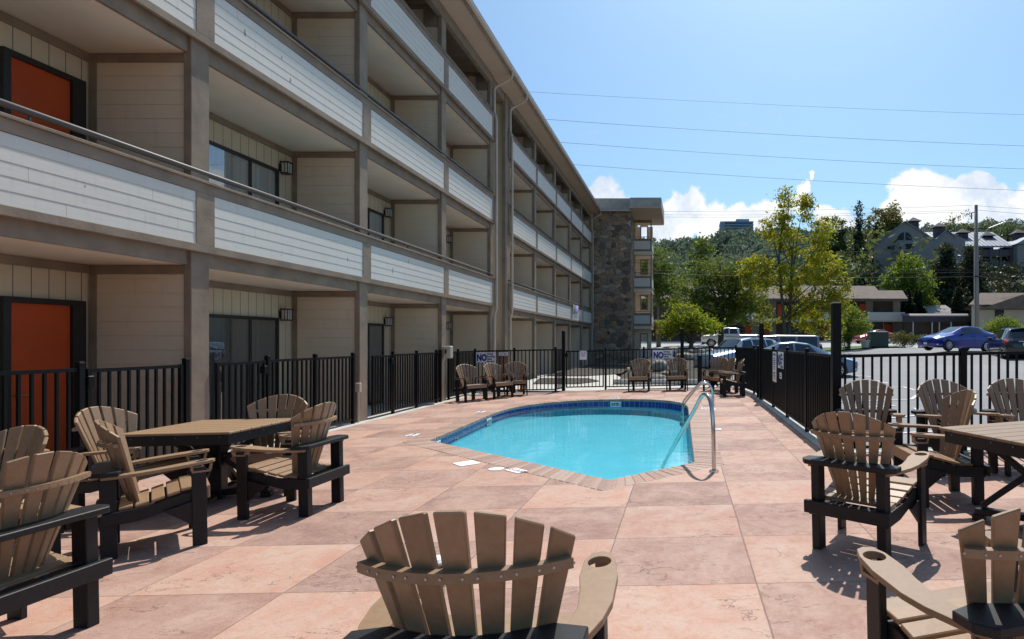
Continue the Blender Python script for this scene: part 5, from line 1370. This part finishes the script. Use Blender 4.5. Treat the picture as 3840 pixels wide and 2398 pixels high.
# ------------------------------------------------------------------ vehicles
def make_car(label, cat, name, x, y, z, rz, col, st, wheels, glass, r=.32, wz=None, lights=None, pitch=0., roof_col=None, extra=None, rim_dark=False, trim=0.):
    """st: stations along x from the nose (0) backwards: (x, z_bottom, z_shoulder, z_top, w_bottom, w_shoulder, w_top)"""
    S = np.array(st, float); L = S[-1, 0]
    car = empty(name, label, cat, (x, y, z), rz); car.rotation_euler = (0, pitch, rz)
    body = paint(label[:20]+' paint', col)
    def sec(u):
        zb, zs, zt, wb, ws, wt = [np.interp(u, S[:, 0], S[:, i]) for i in range(1, 7)]
        return np.array([(0, zb), (wb*.86, zb), (wb, zb+.05), (ws*1.005, zb+(zs-zb)*.45), (ws, zs-.03), (ws*.985, zs), (wt, zt-.045), (wt*.93, zt-.008), (wt*.6, zt+.012), (0, zt+.02)])
    def sp(u, v, off=0.):
        c = sec(u); i = int(min(max(v, 0), 8.999)); f_ = v-i; p = c[i]*(1-f_)+c[i+1]*f_
        d = c[i+1]-c[i]; n = np.array([d[1], -d[0]]); n = n/(np.linalg.norm(n)+1e-9)
        e = 0.
        return (L/2-u, p[0]+n[0]*off, p[1]+n[1]*off)
    us = sorted(set(np.linspace(0, L, 46).tolist()+S[:, 0].tolist()))
    b = MB()
    for sgn in (1, -1):
        k = len(b.v)
        for u in us:
            for v in range(10): q = sp(u, v); b.v.append((q[0], sgn*q[1], q[2]))
        for i in range(len(us)-1):
            for v in range(9): b.f.append((k+i*10+v, k+i*10+v+1, k+(i+1)*10+v+1, k+(i+1)*10+v))
        b.f.append(tuple(k+v for v in range(10))); m = k+(len(us)-1)*10; b.f.append(tuple(m+v for v in range(10)))
    o = b.build('body', body, car)
    me = o.data; bm = bmesh.new(); bm.from_mesh(me); bmesh.ops.remove_doubles(bm, verts=bm.verts, dist=.002)
    bmesh.ops.recalc_face_normals(bm, faces=bm.faces)
    for e in bm.edges: e.smooth = e.calc_face_angle(0) < R(38)
    for f_ in bm.faces: f_.smooth = True
    bm.to_mesh(me); bm.free()
    def patch(name_, u0, u1, v0, v1, mat, off=.006, both=True, nu=8, nv=3, par=None, slant=(0, 0), only=0):
        b = MB()
        for sgn in ((only,) if only else (1, -1)):
            k = len(b.v)
            for i in range(nu+1):
                for j in range(nv+1):
                    fj = j/nv; a0 = u0+slant[0]*fj; a1 = u1+slant[1]*fj
                    q = sp(a0+(a1-a0)*i/nu, v0+(v1-v0)*fj, off); b.v.append((q[0], sgn*q[1], q[2]))
            for i in range(nu):
                for j in range(nv): c = k+i*(nv+1)+j; b.f.append((c, c+1, c+nv+2, c+nv+1))
        return b.build(name_, mat, par or car, smooth=True)
    for (nm, u0, u1, v0, v1, sl) in glass:
        for sg in ([0] if v1 == 9 else [1, -1]): patch(nm, u0, u1, v0, v1, M['car_glass'], slant=sl, only=sg)
    for (nm, u0, u1, v0, v1, mt_) in (lights or []):
        for sg in (1, -1): patch(nm, u0, u1, v0, v1, M[mt_], off=.008, only=sg)
    if trim:
        for sg in (1, -1): patch('sill_trim', .15, L-.15, 1.2, 2.6*trim, M['dark_trim'], .004, nu=30, only=sg)
    w = S[:, 5].max()
    for wx in wheels:
        for sgn in (1, -1):
            X = L/2-wx; ww = np.interp(wx, S[:, 0], S[:, 5])
            ar = MB(); n = 26
            pts = [(X+r*1.17*math.cos(PI*i/n*1.0), r+r*1.17*math.sin(PI*i/n)) for i in range(n+1)]+[(X-r*1.17, r*.55), (X+r*1.17, r*.55)]
            ar.prism([p for p in pts], ww+.002, ww-.03, lambda a, c, t_, s_=sgn: (a, s_*t_, c)); ar.build('wheel_arch', M['dark_trim'], car)
            t = MB().lathe([(r*.62, -.19), (r*.93, -.2), (r, -.16), (r, -.03), (r*.93, .012), (r*.66, .016), (r*.62, -.0)], n=28, axis='y')
            to = t.build('wheel', M['tyre'], car, smooth=False); to.location = (X, sgn*(ww+.004), r)
            if sgn < 0: to.rotation_euler[2] = PI
            rm = MB(); rm.lathe([(r*.64, -.03), (r*.64, .012), (r*.57, .014), (r*.57, -.03)], n=28, axis='y')
            for i in range(9):
                a = 2*PI*i/9; c, s = math.cos(a), math.sin(a)
                rm.bar((c*r*.1, 0, s*r*.1), (c*r*.58, .002, s*r*.58), r*.15, .02, (0, 1, 0))
            rm.lathe([(r*.16, -.02), (r*.16, .014), (r*.06, .02)], n=14, axis='y')
            rm.build('rim', M['rim'], to, smooth=False)
            bk = MB().lathe([(r*.6, -.05), (r*.6, -.045)], n=20, axis='y'); bk.build('brake_shadow', M['dark_trim'], to)
    if extra: extra(car, sp, patch, L, w)
    return car
# sedan: nose, hood, cowl, roof, boot
sedan = [(0, .34, .58, .62, .66, .68, .56), (.08, .25, .68, .75, .78, .81, .66), (.45, .20, .78, .88, .85, .88, .70), (1.02, .19, .90, 1.01, .88, .905, .72), (1.22, .19, .93, 1.06, .88, .91, .72), (2.05, .19, .98, 1.42, .88, .915, .61), (2.6, .19, 1.0, 1.485, .88, .915, .59), (3.2, .19, 1.02, 1.45, .88, .91, .585), (3.85, .20, 1.06, 1.20, .87, .895, .65), (4.12, .23, 1.06, 1.15, .86, .88, .67), (4.42, .32, 1.0, 1.08, .80, .82, .64), (4.5, .44, .9, .97, .74, .76, .58)]
sed_glass = [('windshield', 1.25, 2.04, 6.25, 9, (0, 0)), ('side_window', 1.62, 2.60, 5.12, 5.93, (.38, .0)), ('side_window', 2.68, 3.45, 5.12, 5.93, (0, -.22)), ('rear_window', 3.25, 3.82, 6.25, 9, (0, 0))]
sed_l = [('headlight', .07, .62, 4.0, 5.6, 'lamp_clear'), ('tail_light', 4.08, 4.42, 3.7, 5.0, 'lamp_red'), ('fog_light', .10, .20, 2.2, 2.7, 'lamp_clear')]
def sed_extra(car, sp, patch, L, w):
    for s in (-1, 1):
        MB().hexa([(L/2-1.80, s*.90, .93), (L/2-1.66, s*.90, .93), (L/2-1.66, s*1.07, .94), (L/2-1.80, s*1.07, .94)][::s], [(L/2-1.80, s*.90, 1.03), (L/2-1.68, s*.90, 1.03), (L/2-1.68, s*1.07, 1.06), (L/2-1.80, s*1.07, 1.06)][::s]).build('mirror', M['dark_trim'], car, bevel=.02, seg=2)
        MB().box((L/2-2.62, s*.912, .86), (L/2-2.42, s*.925, .89)).build('door_handle', M['dark_trim'], car)
        MB().box((L/2-3.5, s*.912, .88), (L/2-3.3, s*.925, .91)).build('door_handle', M['dark_trim'], car)
    MB().box((L/2-.03, -.36, .40), (L/2+.012, .36, .52)).build('grille', M['dark_trim'], car, bevel=.02)
    MB().box((L/2+.013, -.15, .36), (L/2+.022, .15, .47)).build('number_plate', M['sign_white'], car)
    MB().box((-L/2-.012, -.15, .62), (-L/2+.01, .15, .73)).build('number_plate', M['sign_white'], car)
    for s in (-1, 1):
        for u in (1.62, 2.65, 3.5):
            se = MB()
            q = [sp(u, v, .003) for v in (2.2, 3, 4, 4.8)]
            se.add([(a-.006, s*b_, c) for a, b_, c in q]+[(a+.006, s*b_, c) for a, b_, c in q], [(i, i+1, 5+i, 4+i) for i in range(3)])
            se.build('door_seam', M['dark_trim'], car)
bx, by = 16.2, 35.0
make_car('royal blue sedan parked across the lot facing left', 'car', 'parked_car', bx, by, hz(bx, by)-.01, R(197), (.004, .020, .25), sedan, (.88, 3.55), sed_glass, .325, lights=sed_l, pitch=R(-1.5), extra=sed_extra)
make_car('steel blue sedan close behind the long right fence, its nose right of the tall post', 'car', 'parked_car', 4.95, 25.0, .0, R(0), (.10, .17, .27), sedan, (.88, 3.55), sed_glass, .325, lights=sed_l, extra=sed_extra)
make_car('orange red car behind the green utility box', 'car', 'parked_car', 20.6, 64, hz(20.6, 64), R(200), (.40, .04, .02), sedan, (.88, 3.55), sed_glass, .325, lights=sed_l, extra=sed_extra)
suv = [(0, .35, .70, .74, .66, .70, .56), (.1, .25, .82, .90, .80, .84, .66), (.8, .22, .95, 1.03, .88, .90, .74), (1.25, .22, 1.02, 1.10, .89, .92, .74), (1.85, .22, 1.05, 1.60, .89, .925, .66), (2.5, .22, 1.08, 1.68, .89, .925, .66), (3.6, .22, 1.10, 1.66, .89, .925, .66), (4.05, .24, 1.10, 1.58, .89, .92, .64), (4.45, .30, 1.04, 1.12, .88, .90, .78), (4.58, .40, .95, 1.0, .84, .86, .76), (4.63, .50, .85, .9, .80, .82, .74)]
suv_g = [('windshield', 1.27, 1.84, 6.25, 9, (0, 0)), ('side_window', 1.55, 2.35, 5.12, 5.93, (.28, 0)), ('side_window', 2.42, 3.25, 5.12, 5.93, (0, 0)), ('side_window', 3.32, 3.95, 5.12, 5.93, (0, -.2)), ('rear_window', 4.07, 4.40, 6.15, 9, (0, 0))]
suv_l = [('headlight', .1, .5, 4.0, 5.4, 'lamp_clear'), ('tail_light', 4.28, 4.60, 3.7, 5.5, 'lamp_red')]
def suv_extra(car, sp, patch, L, w):
    for s in (-1, 1):
        MB().box((L/2-1.75, s*.92, 1.02), (L/2-1.58, s*1.10, 1.20)).build('mirror', M['dark_trim'], car, bevel=.03, seg=2)
        MB().bar((L/2-1.95, s*.60, 1.73), (L/2-3.9, s*.60, 1.71), .03, .03).build('roof_rail', M['dark_trim'], car)
    MB().box((-L/2-.02, -.16, .80), (-L/2+.03, .16, .92)).build('number_plate', M['sign_white'], car)
    MB().box((-L/2-.03, -.36, .97), (-L/2+.06, .36, 1.01)).build('hatch_trim', M['rim'], car, bevel=.01)
    MB().box((-L/2-.04, -.80, .38), (-L/2+.15, .80, .50)).build('rear_bumper', M['dark_trim'], car, bevel=.03)
    MB().bar((-L/2+.20, -.30, 1.16), (-L/2+.24, .16, 1.21), .02, .02).build('wiper', M['dark_trim'], car)
    MB().box((-L/2+.42, -.58, 1.62), (-L/2+.72, .58, 1.66)).build('spoiler', M['dark_trim'], car, bevel=.02)
make_car('black sport utility car cut off by the right edge, seen from behind', 'car', 'parked_car', 17.0, 30.4, hz(17.0, 29)-.16, R(74), (.008, .008, .010), suv, (.9, 3.6), suv_g, .36, lights=suv_l, extra=suv_extra, trim=1)
make_car('silver blue hatchback facing left by the back corner of the pool fence', 'car', 'parked_car', 2.75, 28.4, .0, R(217), (.30, .38, .50), suv, (.9, 3.6), suv_g, .34, lights=suv_l, extra=suv_extra, trim=1)
jeep = [(0, .50, .92, .96, .70, .72, .66), (.05, .45, 1.0, 1.08, .72, .76, .70), (1.1, .45, 1.08, 1.16, .78, .80, .74), (1.28, .45, 1.10, 1.18, .80, .84, .76), (1.62, .45, 1.12, 1.80, .80, .84, .70), (2.4, .45, 1.12, 1.84, .80, .84, .70), (4.35, .45, 1.12, 1.82, .80, .84, .71), (4.50, .48, 1.12, 1.78, .80, .83, .70), (4.54, .52, 1.1, 1.6, .78, .81, .70)]
jeep_g = [('windshield', 1.30, 1.60, 6.2, 9, (0, 0)), ('side_window', 1.62, 2.38, 5.15, 5.9, (.16, 0)), ('side_window', 2.52, 3.30, 5.15, 5.9, (0, 0)), ('side_window', 3.42, 4.42, 5.08, 5.95, (0, 0))]
def jeep_extra(car, sp, patch, L, w):
    MB().lathe([(.30, 0), (.38, .03), (.38, .20), (.30, .24), (.1, .24)], (-L/2-.27, 0, 1.02), 26, 'x').build('spare_wheel', M['tyre'], car)
    for s in (-1, 1):
        MB().box((L/2-1.75, s*.85, 1.15), (L/2-1.62, s*1.06, 1.36)).build('mirror', M['dark_trim'], car, bevel=.03)
        MB().hexa([(L/2-1.25, s*.72, .88), (L/2-.1, s*.72, .88), (L/2-.1, s*.98, .88), (L/2-1.25, s*.98, .88)][::s], [(L/2-1.15, s*.72, .98), (L/2-.15, s*.72, .98), (L/2-.15, s*.98, .95), (L/2-1.15, s*.98, .95)][::s]).build('fender', M['dark_trim'], car, bevel=.02)
        MB().hexa([(-L/2+.3, s*.80, .88), (-L/2+1.4, s*.80, .88), (-L/2+1.4, s*.98, .88), (-L/2+.3, s*.98, .88)][::s], [(-L/2+.4, s*.80, .98), (-L/2+1.3, s*.80, .98), (-L/2+1.3, s*.98, .95), (-L/2+.4, s*.98, .95)][::s]).build('fender', M['dark_trim'], car, bevel=.02)
make_car('boxy tan grey off road car with a spare wheel on its back', 'car', 'parked_car', 4.75, 31.2, .0, R(180), (.25, .225, .20), jeep, (.85, 3.75), jeep_g, .40, lights=[('tail_light', 4.36, 4.5, 3.2, 4.2, 'lamp_red')], extra=jeep_extra)
truck = [(0, .50, .95, 1.0, .84, .88, .76), (.08, .45, 1.05, 1.15, .90, .94, .80), (1.2, .45, 1.12, 1.22, .93, .96, .82), (1.5, .45, 1.15, 1.26, .93, .97, .80), (2.05, .45, 1.17, 1.84, .93, .97, .70), (2.7, .45, 1.18, 1.90, .93, .97, .69), (3.45, .45, 1.18, 1.86, .93, .97, .69), (3.70, .45, 1.18, 1.80, .93, .97, .70), (3.74, .45, 1.16, 1.22, .93, .97, .92), (5.45, .48, 1.16, 1.22, .93, .97, .92), (5.62, .52, 1.12, 1.18, .92, .95, .90)]
truck_g = [('windshield', 1.52, 2.03, 6.25, 9, (0, 0)), ('side_window', 1.85, 2.68, 5.15, 5.93, (.28, 0)), ('side_window', 2.78, 3.55, 5.15, 5.93, (0, -.08))]
make_car('white pickup truck on the road behind the tree trunks', 'truck', 'pickup_truck', 4.55, 58.2, hz(4.5, 58.2), R(180), (.62, .62, .60), truck, (1.0, 4.5), truck_g, .40, lights=[('tail_light', 5.46, 5.61, 3.4, 5.0, 'lamp_red'), ('headlight', .06, .3, 4.0, 5.0, 'lamp_clear')])

# ------------------------------------------------------------------ street furniture
e = empty('utility_box', 'dark green utility box on the lawn in front of the red car', 'utility box', (16.2, 49.3, hz(16.2, 49.3)+.05))
MB().box((-.72, -.55, 0), (.72, .55, 1.22)).build('cabinet', simple('dark green metal', (.018, .04, .03), .5, .15, 2), e, bevel=.02)
MB().hexa([(-.76, -.59, 1.221), (.76, -.59, 1.221), (.76, .59, 1.221), (-.76, .59, 1.221)], [(-.72, -.55, 1.28), (.72, -.55, 1.28), (.72, .55, 1.33), (-.72, .55, 1.33)]).build('lid', simple('dark green lid', (.03, .06, .045), .45, .15, 2), e, bevel=.01)
MB().box((-.01, -.555, .1), (.01, -.551, 1.1)).build('door_seam', M['dark_trim'], e)
e = empty('planter', 'round white planter tub on the lawn left of the utility box', 'planter', (15.0, 48.8, hz(15, 48.8)+.08))
MB().lathe([(.27, 0), (.36, .55), (.42, .57), (.42, .66), (.36, .66), (.34, .58)], n=24).build('tub', M['concrete'], e, smooth=False)
MB().lathe([(.345, .56), (.1, .60)], n=20).build('soil', M['mulch'], e)
e = empty('fire_hydrant', 'yellow fire hydrant with a blue top in front of the pickup truck', 'fire hydrant', (4.66, 55.5, hz(4.66, 55.5)))
MB().lathe([(.16, 0), (.16, .05), (.11, .06), (.11, .42), (.15, .43), (.15, .47)], n=16).build('barrel', simple('yellow hydrant paint', (.7, .42, .02), .4, .1, 6), e)
MB().lathe([(.14, .475), (.13, .56), (.07, .64), (.035, .66), (.035, .70)], n=16).build('bonnet', simple('blue hydrant paint', (.02, .10, .45), .4, .1, 6), e)
MB().tube([(-.2, 0, .33), (.2, 0, .33)], .055, 10).build('outlets', simple('yellow cap paint', (.7, .42, .02), .4, .1, 6), e)
e = empty('utility_pole', 'tall weathered utility pole with a street lamp arm at the right', 'utility pole', (23.8, 48, hz(23.8, 48)-.3))
H_ = 11.7
MB().tube([(0, 0, 0), (0, 0, 4), (-.05, 0, H_+.2)], [.20, .185, .13], 12).build('pole_shaft', M['pole_wood'], e, smooth=True)
MB().tube([(-.22, -.05, .2), (-.22, -.05, 9.6)], .035, 8).build('conduit', M['gutter'], e)
MB().tube([(0, -.1, 8.9), (.9, -.15, 10.0), (2.2, -.2, 10.5), (3.2, -.2, 10.62)], .035, 8).build('lamp_arm', M['rim'], e)
MB().lathe([(.05, -.02), (.16, .0), (.20, .10), (.10, .22), (.04, .26)], (3.35, -.2, 10.35), 16).build('street_lamp', M['lamp_clear'], e, smooth=True)
ca = MB(); ca.bar((-.75, 0, H_-1.75), (.7, 0, H_-1.70), .09, .10)
for x in (-.7, .65): ca.tube([(x, 0, H_-1.68), (x, 0, H_-1.50)], .035, 8)
ca.bar((-.45, 0, H_-.45), (.05, 0, H_-.30), .06, .06); ca.tube([(-.42, 0, H_-.42), (-.42, 0, H_-.95)], .05, 8)
ca.build('cross_arm', M['dark_trim'], e)
MB().lathe([(.225, 6.05), (.225, 6.15)], (-.02, 0, 0), 14).build('strap', M['dark_trim'], e)
def wire(label, p, q, sag, r=.014, name='power_line', n=22):
    p, q = Vector(p), Vector(q)
    pts = [p.lerp(q, i/n)-Vector((0, 0, sag*4*(i/n)*(1-i/n))) for i in range(n+1)]
    return tag(MB().tube(pts, r*.8, 5).build(name, M['wire'], smooth=True), label, 'power line', 'overhead lines')
W = lambda px, py, Y: (PX(px, Y), Y, PZ(py, Y))
wire('topmost thin overhead line crossing the open sky', W(900, 196, 34), W(2900, 283, 46), .35, .010)
wire('second overhead line from the top crossing the sky', W(900, 252, 34), W(2900, 357, 46), .5, .013)
wire('third overhead line from the top crossing the sky', W(900, 302, 34), W(2900, 411, 46), .55, .013)
wire('fourth overhead line from the top, above the clouds and maple top', W(900, 352, 34), W(2900, 462, 46), .55, .013)
wire('thin upper line running left from the top of the utility pole', W(1300, 497, 60), (23.4, 48, PZ(486, 48)), .3, .012)
wire('faint line just under the pole top running left', W(1300, 502, 60), (23.2, 48, PZ(497, 48)), .35, .012)
wire('faint third line under the pole top running left', W(1300, 508, 60), (23.2, 48, PZ(501, 48)), .35, .012)
wire('line crossing in front of the maple, running up to the pole', W(1300, 603, 44), (23.7, 47.8, PZ(584, 48)), .28, .016)
wire('thin telephone line behind the thick cable', W(1300, 612, 44), (23.7, 47.8, PZ(640, 48)), .2, .012)
wire('lower thin telephone line above the thick cable', W(1300, 632, 44), (23.7, 47.8, PZ(645, 48)), .2, .014)
wire('thick black cable crossing in front of the trees', W(1300, 634, 44), (23.7, 47.8, PZ(655, 48)), .35, .024)
wire('line running right from the top of the utility pole', (23.8, 48, PZ(487, 48)), W(2900, 500, 52), .3, .012)
wire('second line running right from near the pole top', (23.8, 48, PZ(497, 48)), W(2900, 520, 52), .3, .014)
wire('thick cable running right from the utility pole', (23.9, 47.8, PZ(655, 48)), W(2900, 690, 52), .3, .024)
wire('thin cable running right from the utility pole', (23.9, 47.8, PZ(645, 48)), W(2900, 650, 52), .3, .014)
Yb = 46.2; bxz = PZ(668, Yb)
e = empty('cable_box', 'black splice box hanging on the thick cable beside the maple', 'cable box', (PX(1967, Yb), Yb-.2, bxz))
MB().tube([(-.75, 0, -.02), (-.62, 0, 0), (.62, 0, 0), (.75, 0, -.02)], [.06, .13, .13, .06], 10).build('case', M['dark_trim'], e, smooth=True)
MB().bar((-.5, 0, .1), (-.5, 0, .28), .03, .03).bar((.5, 0, .1), (.5, 0, .28), .03, .03).build('hangers', M['dark_trim'], e)

# ------------------------------------------------------------------ sky, sun, camera
w = bpy.data.worlds.new('World'); sc.world = w; w.use_nodes = True
n, l = w.node_tree.nodes, w.node_tree.links
bg = n['Background']; sky = n.new('ShaderNodeTexSky'); sky.sky_type = 'NISHITA'; sky.sun_disc = False
sky.sun_elevation = SUN_EL; sky.sun_rotation = SUN_AZ; sky.air_density = 1.0; sky.dust_density = 2.2; sky.ozone_density = 1.6; sky.altitude = 300
tc = n.new('ShaderNodeTexCoord').outputs['Generated']
def dirv(px, py): v = Vector(((px-1615)/1400, 1, (808-py)/1400)); v.normalize(); return v
nz1 = noise(n, l, tc, 9, 8, .62); nz2 = noise(n, l, tc, 34, 6, .6)
dv = n.new('ShaderNodeVectorMath'); dv.operation = 'SUBTRACT'; l.new(nz1.outputs['Color'], dv.inputs[0]); dv.inputs[1].default_value = (.5, .5, .5)
ds = n.new('ShaderNodeVectorMath'); ds.operation = 'MULTIPLY_ADD'; l.new(dv.outputs[0], ds.inputs[0]); ds.inputs[1].default_value = (.13, .13, .09); l.new(tc, ds.inputs[2])
lumps = [(1440, 452, 55), (1475, 485, 45), (1410, 480, 50), (1580, 500, 62), (1640, 505, 60), (1700, 530, 60), (1590, 550, 70), (1760, 545, 60), (1820, 520, 55), (1897, 450, 20), (1880, 480, 36), (1960, 508, 34), (1922, 432, 11), (1990, 515, 45),
         (2165, 470, 55), (2130, 500, 50), (2200, 505, 70), (2270, 480, 55), (2300, 455, 45), (2340, 490, 60), (2400, 505, 60), (2450, 490, 70), (2250, 540, 80), (2380, 540, 80), (2120, 545, 55), (2560, 470, 90), (2700, 500, 90), (1250, 520, 60), (1300, 480, 50)]
acc = None
for px, py, rad in lumps:
    d = n.new('ShaderNodeVectorMath'); d.operation = 'DISTANCE'; l.new(ds.outputs[0], d.inputs[0]); d.inputs[1].default_value = dirv(px, py)
    rr = rad/1400*.95
    v = maprange(n, l, d.outputs['Value'], rr*1.12, rr*.45, 0, 1, True)
    acc = v if acc is None else mth(n, l, 'MAXIMUM', acc, v)
cov = mth(n, l, 'ADD', acc, mth(n, l, 'MULTIPLY', mth(n, l, 'SUBTRACT', nz2.outputs[0], .5), .7), clamp=True)
msk = maprange(n, l, cov, .12, .62, 0, .96, True)
msk = mth(n, l, 'MULTIPLY', msk, maprange(n, l, acc, .0, .12))
# thin low haze towards the horizon and a few wisps
sp_ = n.new('ShaderNodeSeparateXYZ'); l.new(tc, sp_.inputs[0])
wisp = noise(n, l, mapping(n, l, tc, (3, 3, 9)), 4, 8, .65)
wm = mth(n, l, 'MULTIPLY', maprange(n, l, wisp.outputs[0], .60, .78, 0, .35), maprange(n, l, sp_.outputs[2], .05, .5, 1, 0))
msk = mth(n, l, 'MAXIMUM', msk, wm)
shade = noise(n, l, ds.outputs[0], 13, 8, .62)
cl = mixc(n, l, maprange(n, l, shade.outputs[0], .36, .56), (5.0, 5.7, 6.7), (7.6, 7.6, 7.6))
tint = n.new('ShaderNodeMix'); tint.data_type = 'RGBA'; tint.blend_type = 'MULTIPLY'; tint.inputs[0].default_value = 1
l.new(sky.outputs[0], tint.inputs[6]); tint.inputs[7].default_value = (.72, .97, 1.08, 1)
l.new(mixc(n, l, msk, tint.outputs[2], cl), bg.inputs['Color'])
bg.inputs['Strength'].default_value = .14
sun = bpy.data.lights.new('sun', 'SUN'); sun.energy = 5; sun.angle = R(.55); sun.color = (1, .95, .87)
so_ = bpy.data.objects.new('sun', sun); COL.objects.link(so_)
dsun = Vector((math.sin(SUN_AZ)*math.cos(SUN_EL), math.cos(SUN_AZ)*math.cos(SUN_EL), math.sin(SUN_EL)))
so_.rotation_euler = dsun.to_track_quat('Z', 'Y').to_euler(); so_.location = dsun*60
cam = bpy.data.cameras.new('camera'); co_ = bpy.data.objects.new('camera', cam); COL.objects.link(co_)
co_.location = (0, 0, 1.5); co_.rotation_euler = (R(90), 0, 0)
cam.lens = 36*1400/2421; cam.shift_x = -(1615-1210.5)/2421; cam.shift_y = (808-756)/2421
cam.clip_start = .05; cam.clip_end = 6000
sc.camera = co_
sc.view_settings.view_transform = 'Standard'; sc.view_settings.look = 'None'; sc.view_settings.exposure = 0; sc.view_settings.gamma = 1
sc.cycles.max_bounces = 8; sc.cycles.transparent_max_bounces = 16; sc.cycles.sample_clamp_indirect = 6
sc.cycles.use_denoising = True
